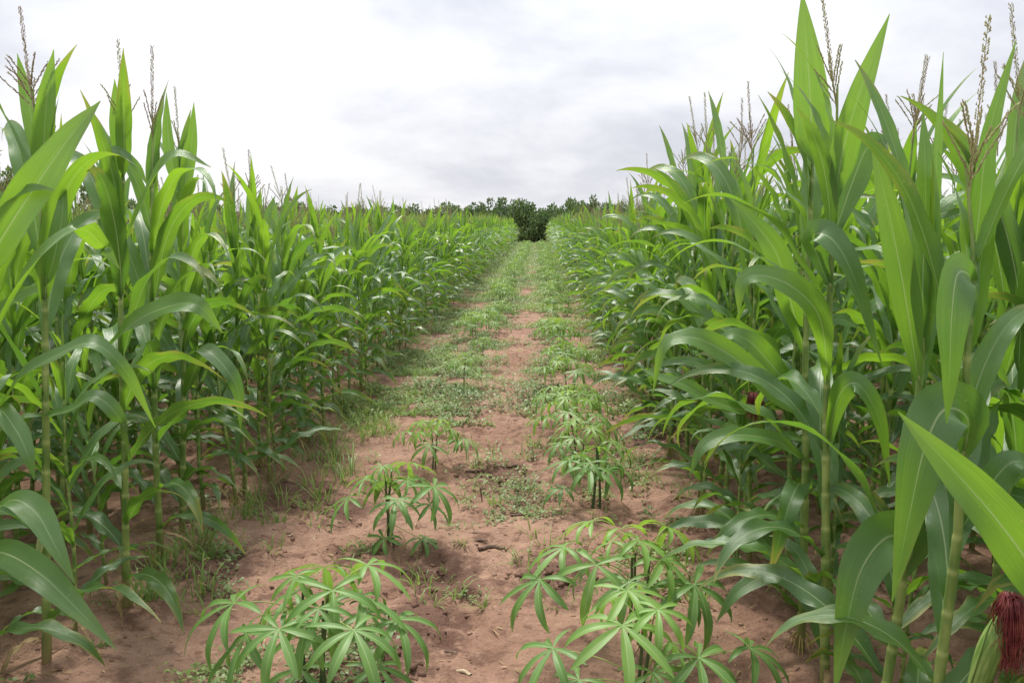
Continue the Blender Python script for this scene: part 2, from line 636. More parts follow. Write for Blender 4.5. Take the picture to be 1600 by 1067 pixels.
KINDS = {   # length, half width, start elevation, droop, power, wave
    'low':  ((0.50, 0.76), (0.031, 0.041), (34, 60), (70, 150), (1.0, 2.0), (0.25, 0.5)),
    'mid':  ((0.64, 0.90), (0.034, 0.044), (48, 72), (105, 175), (1.2, 2.6), (0.2, 0.45)),
    'high': ((0.60, 0.82), (0.034, 0.045), (60, 80), (40, 165), (1.7, 3.6), (0.14, 0.34)),
    'top':  ((0.42, 0.62), (0.024, 0.035), (74, 88), (2, 50), (1.5, 3.0), (0.05, 0.16)),
}
LOD = {0: (24, 6), 1: (12, 4), 2: (6, 2), 3: (3, 1)}


def leaf_arrays(kind, v, lod):
    r = random.Random('%s%d' % (kind, v))
    k = KINDS[kind]
    q = [r.uniform(*a) for a in k]
    ns, nx = LOD[lod]
    W = q[1] * (1.0 if lod < 3 else 0.9)
    return maize_leaf(q[0], W, R(q[2]), R(q[3]), q[4], r.uniform(-0.3, 0.3), r.uniform(-1.5, 1.5), q[5], ns, nx, v)


NV = 14
LEAF = {}
for kind in KINDS:
    for v in range(NV):
        for lod in (0, 1):
            V, F, U = leaf_arrays(kind, v, lod)
            me = build('maize_leaf', V, F, U)
            me.materials.append(M_leaf)
            LEAF[kind, v, lod] = me
LEAF_A = {(kind, v, lod): leaf_arrays(kind, v, lod) for kind in KINDS for v in range(NV) for lod in (2, 3)}


def architecture(seed):
    """node heights, leaf kinds and azimuths of one maize plant, 1.85 m to the tassel foot"""
    r = random.Random(seed)
    n = r.choice((14, 15, 15, 16))
    hs = 1.78
    az0 = r.choice((0, math.pi)) + r.gauss(0, 0.55)
    out = []
    for i in range(n):
        f = i / (n - 1)
        z = 0.13 + (hs - 0.15) * f ** 1.0 + r.uniform(-0.015, 0.015)
        kind = 'low' if f < 0.27 else 'mid' if f < 0.60 else 'high' if f < 0.82 else 'top'
        az = az0 + math.pi * i + r.gauss(0, 0.32)
        out.append((z, az, kind, r.randrange(NV), r.uniform(0.88, 1.1)))
    return hs, out


NARCH = 14
ARCH = [architecture(100 + i) for i in range(NARCH)]


def stalk_arrays(hs, nodes, k, seed, rad=0.0125, fine=True, path=None):
    r = random.Random(seed)
    zs, rs = [], []
    zn = [q[0] for q in nodes] if nodes else [hs * (i + 1) / 13 for i in range(12)]

    def rr(z):
        return rad * (1.12 - 0.62 * (z / hs) ** 1.1)
    if fine:
        zs += [-0.04, 0.0, 0.03]
        rs += [rr(0) * 1.05] * 3
        for z in zn:
            if z < 0.06:
                continue
            zs += [z - 0.012, z, z + 0.004, z + 0.012, z + 0.02]
            q_ = r.uniform(0.97, 1.05)
            rs += [rr(z) * 1.05 * q_, rr(z) * 1.09 * q_, rr(z) * 1.01, rr(z) * 0.93, rr(z) * 0.97]
        zs += [hs + 0.03, hs + 0.24]
        rs += [rr(hs) * 0.7, 0.003]
    else:
        zs = [-0.04, hs * 0.35, hs * 0.7, hs + 0.22]
        rs = [rr(0), rr(hs * .35), rr(hs * .7), rr(hs) * 0.5]
    o = np.argsort(zs)
    zs, rs = np.array(zs)[o], np.array(rs)[o]
    ring = np.array([max([0.0] + [1 - abs(z - q - 0.002) / 0.012 for q in zn]) for z in zs])
    foot = np.clip(1 - zs / 0.16, 0, 1)
    tint = np.repeat(np.stack([ring, foot, 0 * zs], 1), k, 0)
    if path is None:
        P = np.stack([0.008 * np.sin(zs * 5 + seed), 0.008 * np.cos(zs * 4 + seed * 2), zs], 1)
    else:
        P = path(zs)
    return tube(P, rs, k) + (tint,)


def tassel_arrays(seed, nb, spread, hi=True, lean=0.1):
    r = random.Random(seed)
    bag = Bag()
    st = 1 if hi else 0
    hz = r.uniform(0.30, 0.38)

    def branch(p0, d, L, w, curve):
        n = 6 if hi else 3
        s = np.linspace(0, 1, n)
        P = np.array(p0) + np.outer(s * L, d) + np.outer((s ** 2) * curve * L, (0, 0, -1))
        bag.add(*tube(P, np.linspace(0.0016, 0.0009, n) if hi else np.linspace(0.0034, 0.0016, n), 3))
        if not hi:
            return
        m = int(L / 0.0062)
        for i in range(m):
            q = (i + 0.6) / m
            if q < 0.10:
                continue
            p = np.array([np.interp(q, s, P[:, c]) for c in range(3)])
            t = norm(np.array(d) + np.array((0, 0, -1)) * 2 * q * curve)
            for sgn in ((1, -1) if w < 0.005 else (1, -1, 0)):
                a = r.uniform(0, 6.28)
                side = norm(np.cross(t, (math.cos(a), math.sin(a), 0.3)))
                b2 = np.cross(t, side)
                tip = p + t * 0.011 + side * w * 0.9
                mid = p + t * 0.005 + side * w
                bag.add([p, mid + b2 * 0.0017, tip, mid - b2 * 0.0017], [[0, 1, 2, 3]])
                bag.add([p, mid + side * 0.0019, tip, mid - side * 0.0017], [[0, 1, 2, 3]])
    ax = norm(np.array((r.gauss(0, lean), r.gauss(0, lean), 1.0)))
    branch((0, 0, 0.06), ax, hz, 0.0062, 0.03)
    bag.add(*tube(np.array([(0, 0, -0.01), (0, 0, 0.06)]), 0.003, 5))
    for i in range(nb):
        a = i * 2.4 + r.uniform(-0.4, 0.4)
        e = r.uniform(*spread)
        d = norm(np.array((math.cos(a) * math.cos(e), math.sin(a) * math.cos(e), math.sin(e))))
        branch((0, 0, 0.02 + 0.09 * i / nb), d, r.uniform(0.11, 0.19), 0.0026, r.uniform(0.0, 0.22))
    V, F, U, T = bag.arrays()
    return V, F, U


TASSEL = []
for i, (nb, sp_) in enumerate(((8, (1.0, 1.3)), (10, (0.75, 1.15)), (6, (1.2, 1.42)), (12, (0.8, 1.2)), (7, (0.9, 1.3)))):
    V, F, U = tassel_arrays(40 + i, nb, sp_)
    for mt in (M_tassel, M_tassel2):
        me = build('tassel', V, F, U)
        me.materials.append(mt)
        TASSEL.append(me)
TASSEL_LO = [tassel_arrays(60 + i, 5, (0.9, 1.35), False) for i in range(4)]
STALK = {}
for i, (hs, nodes) in enumerate(ARCH):
    for lod, k in ((0, 9), (1, 6)):
        V, F, U, T = stalk_arrays(hs, nodes, k, i)
        me = build('stalk', V, F, U, T)
        me.materials.append(M_stalk)
        STALK[i, lod] = me


def root_mesh(seed):
    r = random.Random(seed)
    bag = Bag()
    for i in range(11):
        a = i * 0.571 + r.uniform(-0.2, 0.2)
        z0, rr = r.uniform(0.03, 0.075), r.uniform(0.035, 0.065)
        c, s_ = math.cos(a), math.sin(a)
        P = spline([(c * 0.010, s_ * 0.010, z0), (c * rr * 0.6, s_ * rr * 0.6, z0 * 0.62), (c * rr, s_ * rr, -0.02)], 5)
        bag.add(*tube(P, np.linspace(0.0034, 0.0022, 5), 5))
    me = bag.mesh('prop_roots')
    me.materials.append(M_root)
    return me


ROOTS = [root_mesh(i) for i in range(3)]


def dry_leaf_arrays(seed):
    r = random.Random(seed)
    L = r.uniform(0.22, 0.4)
    return maize_leaf(L, r.uniform(0.009, 0.016), R(r.uniform(10, 45)), R(r.uniform(90, 140)), 0.7, r.uniform(-0.3, 0.3), r.uniform(-2.2, 2.2), 0.7, 12, 4, seed, 0.01)


DRY = []
for i in range(6):
    me = build('dry_leaf', *dry_leaf_arrays(i))
    me.materials.append(M_dry)
    DRY.append(me)


def ear_meshes(seed, L=0.24, rad=0.030, silk=0.12, nst=150):
    r = random.Random(seed)
    bag = Bag()
    for k in range(5):          # overlapping husk leaves
        s = np.linspace(0, 1, 12)
        prof = rad * (0.45 + 0.55 * np.sin(np.clip(s * 1.5, 0, 1) * math.pi / 2)) * (1 - np.clip((s - 0.55) / 0.45, 0, 1) ** 1.6 * 0.72) * (1 + 0.05 * k)
        a0 = k * 2.5
        an = np.linspace(-1.15, 1.15, 7)
        V = []
        LL = L * r.uniform(0.9, 1.05)
        for si, pi_ in zip(s, prof):
            wd = 1 - 0.75 * max(0, (si - 0.6) / 0.4)
            for q in an:
                V.append((pi_ * math.cos(a0 + q * wd), pi_ * math.sin(a0 + q * wd), si * LL))
        U = np.stack([np.tile(np.linspace(0, 1, 7), 12), np.repeat(s, 7)], 1)
        bag.add(np.array(V), grid_faces(12, 7), U)
    husk = bag.mesh('ear')
    husk.materials.append(M_husk)
    bag = Bag()
    for i in range(nst):        # a mop of hanging silk threads
        a = r.uniform(0, 6.28)
        q = r.uniform(0.2, 1.0)
        ln = silk * r.uniform(0.6, 1.1)
        c, s_ = math.cos(a), math.sin(a)
        rr = 0.034 * q
        P = spline([(c * 0.007, s_ * 0.007, L * 0.93), (c * rr * 0.7, s_ * rr * 0.7, L * 0.93 + 0.03 * r.uniform(0.4, 1)),
                    (c * rr * 1.15, s_ * rr * 1.15, L * 0.93 - ln * 0.35), (c * rr * 1.05 + r.uniform(-.006, .006), s_ * rr * 1.05, L * 0.93 - ln)], 8)
        bag.add(*tube(P, np.linspace(0.0011, 0.0007, 8), 3))
    sk = bag.mesh('silk')
    sk.materials.append(M_silk)
    return husk, sk


def Mz(z, az, sc, tilt=0.0, off=(0, 0)):
    return Matrix.Translation((off[0], off[1], z)) @ Euler((0, tilt, az)).to_matrix().to_4x4() @ Matrix.Scale(sc, 4)


PLANTS = []


def leaf_tint(f, r):
    """older low leaves darker, top leaves bright, shade contrast painted into both; some low tips dry"""
    return (min(1, max(0, 0.08 + 0.6 * f ** 1.3 + r.gauss(0, 0.18))), (r.uniform(0.5, 1) if f < 0.3 and r.random() < 0.85 else r.uniform(0.15, 0.8)), r.random())  # besides leaf age, the height ramp paints shade low and light on top


def maize_plant(x, y, seed, lod, label, group, sc=None, lean=None, tassel=None, path=None, skip=(), azc=None, base_bits=False, hsc=1.0):
    r = random.Random(seed * 7 + 1)
    i = seed % NARCH
    hs, nodes = ARCH[i]
    if hsc != 1.0:
        hs, nodes = hs * hsc, [(q[0] * hsc,) + q[1:] for q in nodes]
    sc = sc or r.uniform(0.72, 0.86) + max(0.0, min(0.17 if x > 0 else 0.12, ((8.0 if x > 0 else 5.6) - y) * (0.06 if x > 0 else 0.08)))
    root = empty('maize_plant', (x, y, gz(x, y)), (0, 0, 0), sc)
    if path is None:
        lean = lean or (r.gauss(0, 0.035), r.gauss(0, 0.035))
        root.rotation_euler = (lean[0], lean[1], r.choice((0, math.pi)) + r.gauss(0, 0.3))
    tag(root, label, 'maize plant', group)
    if path is None:
        place('stalk', STALK[i, lod], root)
        pos = lambda z: (0.008 * math.sin(z * 5 + i), 0.008 * math.cos(z * 4 + i * 2))
    else:
        root.scale = (1, 1, 1)
        pth = path
        V, F, U, T = stalk_arrays(hs, nodes, 10, i, rad=0.0145, path=lambda zs: np.array([pth(z) for z in zs]))
        me = build('stalk', V, F, U, T)
        me.materials.append(M_stalk)
        place('stalk', me, root)
        pos = None
    for q, (z, az, kind, v, ls) in enumerate(nodes):
        if q in skip:
            continue
        f = q / (len(nodes) - 1)
        if azc is not None:
            az = azc[0] + (math.pi if q % 2 else 0) * azc[2] + r.gauss(0, azc[1])
        if path is None:
            M = Mz(z, az, ls, 0, pos(z))
        else:
            p = pth(z)
            M = Mz(p[2], az, ls, 0, (p[0], p[1]))
        place('leaf', LEAF[kind, (v + seed) % NV, lod], root, M, leaf_tint(f, r))
        if path is None and y < 9 and 0.15 < f < 0.8 and r.random() < 0.4:      # close-set leaves of near plants
            place('leaf', LEAF[kind, (v + seed + 5) % NV, lod], root, Mz(z + 0.055, az + r.choice((-1, 1)) * r.uniform(0.8, 1.6), ls * 0.9, 0, pos(z + 0.055)), leaf_tint(f, r))
    tp = (0.008 * math.sin(hs * 5 + i), 0.008 * math.cos(hs * 4 + i * 2), hs + 0.2) if path is None else pth(hs + 0.16)
    if tassel is None:
        tassel = r.random() < 0.8
    if tassel:
        place('tassel', TASSEL[r.randrange(len(TASSEL))], root, Matrix.Translation(tp) @ Euler((r.gauss(0, .09), r.gauss(0, .09), r.uniform(0, 6.28))).to_matrix().to_4x4() @ Matrix.Scale(r.uniform(0.85, 1.1), 4))
    if base_bits:
        if r.random() < 0.6:
            place('prop_roots', ROOTS[r.randrange(3)], root, Euler((0, 0, r.uniform(0, 6))).to_matrix().to_4x4())
        for _ in range(r.choice((1, 2, 2, 3))):
            place('dry_leaf', DRY[r.randrange(6)], root, Mz(r.uniform(0.05, 0.2), r.uniform(0, 6.28), r.uniform(0.6, 1.05)))
    PLANTS.append((root, lod))
    return root


HERO_MESH = []


def hero_leaf(root, pts, w_px, Y, ref=(0, -0.6, 0.8), tint=0.5, wave=0.12, fold=16, dry=0.1, roll=0.0):
    """a large leaf of a front plant, its midrib laid through the given points; Y the distance down the lane"""
    P = [at(p[0], p[1], Y + (p[2] if len(p) > 2 else 0)) for p in pts]
    S = spline([tuple(p) for p in P], 26)
    W = w_px / FPX * Y * 0.5
    s = np.linspace(0, 1, 26)
    Nr = np.broadcast_to(np.array(ref, float), S.shape)
    u = np.clip(s / 0.12, 0, 1)
    fo = R(60) * (1 - u) ** 2 + R(fold) * (1 - 0.5 * s)
    r = random.Random(int(pts[0][0] * 7 + pts[0][1]))
    if roll:
        T = norm(np.gradient(S, axis=0))
        Nb = norm(Nr - T * np.sum(Nr * T, 1, keepdims=True))
        an = roll * s
        Nr = Nb * np.cos(an)[:, None] + np.cross(T, Nb) * np.sin(an)[:, None]
    V, F, U = ribbon(S, Nr, blade_width(s, W, 0.016), 6, fo, wave, r.uniform(6, 10), (r.uniform(0, 6), r.uniform(0, 6)))
    I = np.array((Matrix.LocRotScale(root.location, root.rotation_euler, root.scale)).inverted())
    V = V @ I[:3, :3].T + I[:3, 3]
    me = build('maize_leaf', V, F, U)
    me.materials.append(M_leaf)
    return place('leaf', me, root, None, (tint, dry, r.random()))


def hero_path(x, y, pix, Y):
    """stalk through photo points (bottom to top) as a function of node height in metres"""
    b = Vector((x, y, gz(x, y)))
    P = [Vector((0, 0, 0))] + [at(px, py, Y) - b for px, py in pix]
    zs = [p.z for p in P]

    def f(z):
        return (float(np.interp(z, zs, [p.x for p in P])) + (0 if z <= zs[-1] else (P[-1].x - P[-2].x) / (zs[-1] - zs[-2]) * (z - zs[-1])),
                float(np.interp(z, zs, [p.y for p in P])), z)
    return f


ORD = ['', 'first', 'second', 'third', 'fourth', 'fifth', 'sixth', 'seventh', 'eighth', 'ninth', 'tenth', 'eleventh', 'twelfth']
taken = []      # ground spots already used by a front plant

# ---- front plants of the left block, at the places seen in the photograph
LH = [  # base px, base py, stalk points, label
    ((-35, 1130), None, 'maize plant cut by the left picture edge, its long leaves reaching into view'),
    ((75, 1055), [(72, 700), (70, 470), (64, 300), (52, 150)], 'tall maize plant with branching purple tassel at the near left, thick bare stalk'),
    ((122, 1013), None, 'short young maize plant without tassel between two tall ones at near left'),
    ((198, 958), [(195, 700), (189, 560), (188, 420), (190, 330), (196, 170)], 'second tall maize plant from the left edge, slim tassel above the skyline'),
    ((252, 883), [(243, 700), (240, 560), (236, 420), (238, 260)], 'maize plant with bare lower stalk right of the second tall plant, left front row'),
    ((285, 833), [(287, 620), (286, 500), (281, 330), (280, 230)], 'tasselled maize plant in left front row beside the dark crumbly soil patch'),
    ((318, 803), None, 'maize plant just before the weedy strip in the left front row'),
    ((368, 793), None, 'maize plant standing in grass at the edge of the left front row'),
    ((382, 773), None, 'maize plant close behind the grass-footed one in the left front row'),
]
LP = {}
for k, ((px, py), stk, lab) in enumerate(LH):
    x, y = on_ground(px, py)
    pth = hero_path(x, y, stk, y) if stk else None
    kw = dict(base_bits=True)
    if k == 2:
        kw.update(sc=0.62, tassel=False)
    if k == 0:
        kw.update(tassel=False, skip=(3, 5, 7, 9), sc=0.95)
    if k == 1:
        kw.update(tassel=True, azc=(0.3, 0.5, 1), skip=(2, 4, 6, 8))
    if k == 3:
        kw.update(tassel=True, skip=(5, 9))
    if k == 5:
        kw.update(tassel=True)
    LP[k] = maize_plant(x, y, 20 + k, 0, lab, 'maize plants of the left block', path=pth, **kw)
    taken.append((x, y))

h = hero_leaf
h(LP[0], [(-50, 470), (0, 378, -.1), (55, 292, -.12), (108, 215, -.1), (157, 158, -.05)], 60, 2.45, (0.25, -0.9, 0.3), 0.8)
h(LP[0], [(-40, 600), (15, 478, -.1), (75, 388, -.12), (125, 358, -.1), (160, 385), (187, 420)], 46, 2.45, (-0.35, -0.5, 0.8), 0.7)
h(LP[0], [(-30, 700), (25, 600, -.1), (95, 552, -.1), (150, 538, -.1), (200, 585, -.05), (243, 668)], 40, 2.45, (-0.2, -0.5, 0.9), 0.35)
h(LP[0], [(-40, 660), (-5, 638, -.1), (25, 672, -.15), (42, 708, -.18), (54, 750, -.18)], 34, 2.45, (0.4, -0.4, 0.8), 0.4)
h(LP[0], [(-35, 830), (15, 782, -.1), (55, 800, -.15), (85, 850, -.2), (117, 912, -.22)], 46, 2.45, (0.3, -0.5, 0.8), 0.45)
h(LP[0], [(-45, 860), (10, 865, -.1), (65, 898, -.18), (115, 945, -.22), (182, 1014, -.25)], 50, 2.45, (0.15, -0.7, 0.7), 0.3)
h(LP[1], [(66, 305), (68, 230, -.03), (74, 150, -.05), (84, 78, -.05)], 34, 2.77, (0.2, -1, 0), 0.85, wave=0.03)
h(LP[1], [(62, 262), (50, 190, .03), (38, 130, .05), (27, 84, .05)], 30, 2.77, (-0.3, -1, 0), 0.6, wave=0.03)
h(LP[1], [(72, 445), (85, 400, -.05), (98, 330, -.05), (100, 260)], 34, 2.77, (-0.3, -1, 0), 0.35, wave=0.05)
h(LP[1], [(72, 650), (110, 640, -.1), (150, 620, -.12), (190, 660, -.1), (205, 720)], 32, 2.77, (-0.2, -0.5, 0.9), 0.2)
h(LP[3], [(190, 262), (185, 210), (182, 170), (179, 124)], 24, 3.26, (0.2, -1, 0), 0.8, wave=0.03)
h(LP[3], [(190, 350), (178, 300, -.05), (168, 250, -.06), (185, 236, -.06), (215, 262), (230, 290)], 24, 3.26, (0, -0.7, 0.7), 0.5)
h(LP[3], [(190, 395), (215, 335, -.1), (245, 272, -.14), (278, 240, -.14), (330, 262, -.1)], 34, 3.26, (-0.4, -0.6, 0.7), 0.7)
h(LP[3], [(165, 548), (212, 502, -.15), (268, 478, -.2), (310, 478, -.22), (348, 520, -.2)], 44, 3.26, (-0.2, -0.7, 0.7), 0.65)
h(LP[4], [(290, 560), (318, 546, -.1), (350, 572, -.15), (372, 612, -.15), (376, 672, -.15)], 30, 3.75, (0.2, -0.5, 0.9), 0.3)
h(LP[5], [(284, 330), (292, 270), (300, 220), (303, 160)], 22, 4.1, (0.2, -1, 0), 0.8, wave=0.03)
h(LP[5], [(280, 300), (268, 250), (262, 200), (260, 145)], 22, 4.1, (-0.2, -1, 0), 0.7, wave=0.03)

# ---- front plants of the right block
RH = [
    ((1.02, 1.62), None, 'maize plant cut by the right picture edge, carrying an ear with long red silk'),
    ((1.00, 1.98), [(1497, 830), (1502, 720), (1516, 480), (1522, 400), (1508, 250)], 'maize plant at near right with thin tassel stem above a downward hanging leaf'),
    ((1.00, 2.28), [(1408, 930), (1425, 720), (1440, 560), (1448, 400), (1452, 250)], 'maize plant at near right with a broad grey green leaf draped to the ground'),
    ((0.99, 2.66), [(1290, 850), (1291, 620), (1298, 420), (1306, 300), (1308, 170)], 'tallest maize plant on the right, its tassel cut by the top picture edge'),
    ((1.01, 2.99), [(1256, 872), (1259, 712), (1258, 560), (1263, 400), (1270, 250)], 'maize plant on the right with one huge upright leaf and splayed yellow prop roots'),
    ((1.06, 3.38), None, 'maize plant with a dark red silk tuft in the right front row'),
]
RP = {}
for k, ((x, y), stk, lab) in enumerate(RH):
    pth = hero_path(x, y, stk, y) if stk else None
    kw = dict(base_bits=True)
    if k == 0:
        kw.update(tassel=False, sc=0.9, azc=(0.3, 0.5, 0), lean=(0.02, 0.05), skip=(2, 3, 4, 5, 6, 7, 9, 11, 12, 13))
    if k == 1:
        kw.update(tassel=True, azc=(1.5, 0.7, 0), skip=(8,), hsc=0.85)
    if k == 2:
        kw.update(tassel=False, azc=(1.7, 0.8, 0), skip=(9,), hsc=0.86)
    if k == 3:
        kw.update(tassel=True, azc=(2.3, 0.7, 0), skip=(8,))
    if k == 4:
        kw.update(tassel=False, azc=(2.4, 0.8, 0), skip=(8, 10))
    RP[k] = maize_plant(x, y, 40 + k, 0, lab, 'maize plants of the right block', path=pth, **kw)
    taken.append((x, y))
h(RP[0], [(1690, 1030), (1620, 900, -.02), (1560, 815, -.03), (1490, 735, -.02), (1403, 643)], 88, 1.60, (-0.3, -0.8, 0.5), 0.8, wave=0.16, fold=22)
h(RP[1], [(1506, 715), (1512, 655, -.04), (1475, 640, -.08), (1445, 700, -.1), (1422, 800, -.1), (1394, 940, -.08)], 84, 1.98, (-0.3, -0.8, 0.5), 0.2)
h(RP[1], [(1519, 442), (1511, 427, -.05), (1495, 431, -.1), (1487, 495, -.13), (1484, 580, -.14), (1479, 662, -.13)], 58, 1.98, (0.1, -1, 0.3), 0.3)
h(RP[1], [(1514, 480), (1530, 330, -.03), (1545, 210, -.03), (1588, 62)], 40, 2.05, (0.3, -1, 0.2), 0.4, wave=0.05)
h(RP[1], [(1500, 830), (1545, 760), (1590, 720), (1650, 760)], 50, 2.0, (0.3, -0.6, 0.8), 0.2)
h(RP[2], [(1412, 900), (1425, 852, -.04), (1388, 838, -.1), (1348, 885, -.15), (1325, 965, -.18), (1303, 1085, -.2)], 76, 2.28, (-0.2, -0.85, 0.5), 0.35)
h(RP[2], [(1440, 560), (1442, 430, -.03), (1446, 300, -.03), (1442, 172)], 50, 2.28, (0.15, -1, 0), 0.3, wave=0.04)
h(RP[2], [(1436, 600), (1412, 450, -.04), (1388, 330, -.05), (1362, 220, -.04)], 44, 2.28, (-0.2, -1, 0), 0.6, wave=0.04)
h(RP[2], [(1448, 400), (1460, 300), (1466, 200), (1474, 82)], 22, 2.3, (0.5, -1, 0), 0.6, wave=0.05)
h(RP[2], [(1412, 880), (1440, 800, -.03), (1465, 700, -.05), (1490, 640)], 30, 2.3, (0.3, -0.8, 0.5), 0.15)
h(RP[3], [(1304, 312), (1318, 232, -.02), (1345, 140, -.03), (1390, 22)], 46, 2.66, (0.15, -1, 0.1), 0.9, wave=0.04)
h(RP[3], [(1302, 372), (1330, 290, .03), (1352, 236, .04), (1372, 222, .04), (1385, 240)], 44, 2.66, (0.1, -1, 0.2), 0.15, wave=0.05)
h(RP[3], [(1298, 455), (1270, 374, -.04), (1300, 374, -.1), (1335, 435, -.14), (1378, 570, -.16)], 46, 2.66, (0.1, -0.9, 0.4), 0.25)
h(RP[3], [(1294, 600), (1282, 500, -.1), (1240, 450, -.14), (1192, 431, -.16), (1160, 442, -.16), (1154, 495, -.15)], 42, 2.66, (-0.4, -0.7, 0.6), 0.7)
h(RP[3], [(1291, 700), (1310, 620, -.04), (1340, 600, -.06), (1375, 660, -.08), (1390, 760, -.08)], 40, 2.66, (0.2, -0.8, 0.5), 0.6)
h(RP[4], [(1270, 258), (1268, 195, -.02), (1262, 100, -.02), (1253, -14)], 56, 2.99, (0, -1, 0), 0.95, wave=0.03)
h(RP[4], [(1259, 655), (1219, 625, -.08), (1172, 578, -.12), (1112, 538, -.14), (1070, 527, -.14), (1036, 545, -.14), (1020, 615, -.12)], 40, 2.99, (-0.3, -0.7, 0.7), 0.75)
h(RP[4], [(1258, 630), (1228, 597, -.05), (1197, 560, -.08), (1169, 532, -.1), (1138, 524, -.1), (1106, 562, -.1)], 38, 3.05, (-0.3, -0.7, 0.7), 0.6)
h(RP[4], [(1256, 720), (1215, 690, -.06), (1150, 680, -.12), (1100, 697, -.14), (1078, 742, -.14)], 34, 2.99, (-0.2, -0.6, 0.8), 0.45)
h(RP[4], [(1256, 940), (1240, 898, -.06), (1204, 896, -.1), (1152, 925, -.15), (1119, 972, -.16)], 34, 2.99, (-0.2, -0.6, 0.8), 0.3)
h(RP[4], [(1260, 560), (1235, 470, -.05), (1215, 400, -.06), (1180, 350, -.05), (1140, 310, -.03)], 40, 3.05, (-0.3, -0.8, 0.5), 0.6)
h(RP[5], [(1205, 640), (1160, 640), (1115, 627, -.05), (1070, 602, -.07), (1028, 588, -.07), (1000, 574, -.05)], 28, 3.38, (-0.1, -0.6, 0.8), 0.6)
h(RP[5], [(1200, 545), (1215, 570, -.1), (1253, 616, -.15), (1295, 650, -.15), (1335, 705, -.12)], 36, 3.3, (0.2, -0.7, 0.7), 0.15)

for k, (x, y, sc_, lab) in enumerate(((1.22, 2.62, 0.52, 'short side shoot maize plant behind the draped leaf at near right'), (1.20, 3.22, 0.55, 'short maize shoot between the tall right plants and the second row'),
                                      (0.92, 3.62, 0.5, 'short maize shoot at the lane edge below the red silk tuft'), (-1.95, 3.5, 0.55, 'short leafy maize shoot behind the second tall plant at left'))):
    maize_plant(x, y, 60 + k, 0, lab, 'maize plants of the %s block' % ('right' if x > 0 else 'left'), sc=sc_, tassel=False)
    taken.append((x, y))

# ears with silk
def hang_ear(root, base, tip, Y, silk, width, nst, seed):
    """an ear leaning from base to tip (photo points), its silk falling from the tip"""
    I = Matrix.LocRotScale(root.location, root.rotation_euler, root.scale).inverted()
    a, b = at(*base, Y), at(*tip, Y - 0.02)
    q = (b - a).to_track_quat('Z', 'Y').to_matrix().to_4x4()
    sc = (b - a).length / 0.24
    eh, _ = ear_meshes(seed, rad=0.023, nst=1)
    e = place('ear', eh, root, I @ Matrix.Translation(a) @ q @ Matrix.Scale(sc, 4))
    r = random.Random(seed)
    bag = Bag()
    ax = (b - a).normalized()
    for i in range(nst):
        an = r.uniform(0, 6.28)
        c, s_ = math.cos(an), math.sin(an)
        rr = width * r.uniform(0.25, 1.0) * 0.5
        ln = silk * r.uniform(0.55, 1.08)
        o = b - ax * 0.012
        P = spline([tuple(o + Vector((c, s_, 0)) * 0.005), tuple(o + ax * r.uniform(.015, .04) + Vector((c, s_, 0)) * rr * 0.6),
                    tuple(o + ax * 0.02 + Vector((c * rr * 1.1 + width * 0.12 + r.gauss(0, .006), s_ * rr * 1.1 + r.gauss(0, .006), -ln * 0.4))),
                    tuple(o + ax * 0.02 + Vector((c * rr + width * 0.1 + r.gauss(0, .010), s_ * rr + r.gauss(0, .010), -ln)))], 9)
        bag.add(*tube(P, np.linspace(0.0008, 0.0005, 9), 3))
    V, F, U, T = bag.arrays()
    J = np.array((I @ Matrix.Translation(a) @ q @ Matrix.Scale(sc, 4)).inverted() @ I)
    me = build('silk', V @ J[:3, :3].T + J[:3, 3], F, U)
    me.materials.append(M_silk)
    place('silk', me, e)


hang_ear(RP[0], (1515, 1100), (1574, 945), 1.56, 0.14, 0.060, 520, 3)
hang_ear(RP[5], (1192, 692), (1178, 622), 3.2, 0.09, 0.065, 260, 4)
# ---- the rest of the field: rows parallel to the lane
spots = []
Y_END = 60.0
for side, x0, sgn in (('left', ROW_L, -1), ('right', ROW_R, 1)):
    row = 0
    while True:
        x = x0 + sgn * ROW_D * row
        lim = abs(x) / (0.72 if sgn < 0 else 0.66) - 3.2
        if lim > Y_END:
            break
        r = random.Random(row * 31 + (7 if sgn > 0 else 3))
        y = max(lim, -1.5) if row else -2.0
        y1 = 5.0 if sgn < 0 else 3.75
        k = 0
        while y < Y_END:
            if row == 0 and 0.15 < y < y1:      # the front plants placed above
                y = y1
            xx = x + r.gauss(0, 0.05)
            gap = r.random() < 0.05
            if not gap and all((xx - a) ** 2 + (y - b) ** 2 > 0.02 for a, b in taken):
                spots.append((side, row, xx, y, r.randrange(10 ** 6)))
            y += r.uniform(0.15, 0.26) if y < 8 and row else r.uniform(0.17, 0.30) if y < 30 else r.uniform(0.28, 0.44)
        row += 1


def shows(s):
    side, row, x, y, sd = s
    d = ((x * math.cos(YAW) + y * math.sin(YAW)) / max(0.05, y * math.cos(YAW) - x * math.sin(YAW))) * FPX + 800
    return math.hypot(x, y) * (1 + 0.55 * row) + (1000 if y < 1.5 or d < -70 or d > 1670 else 0)


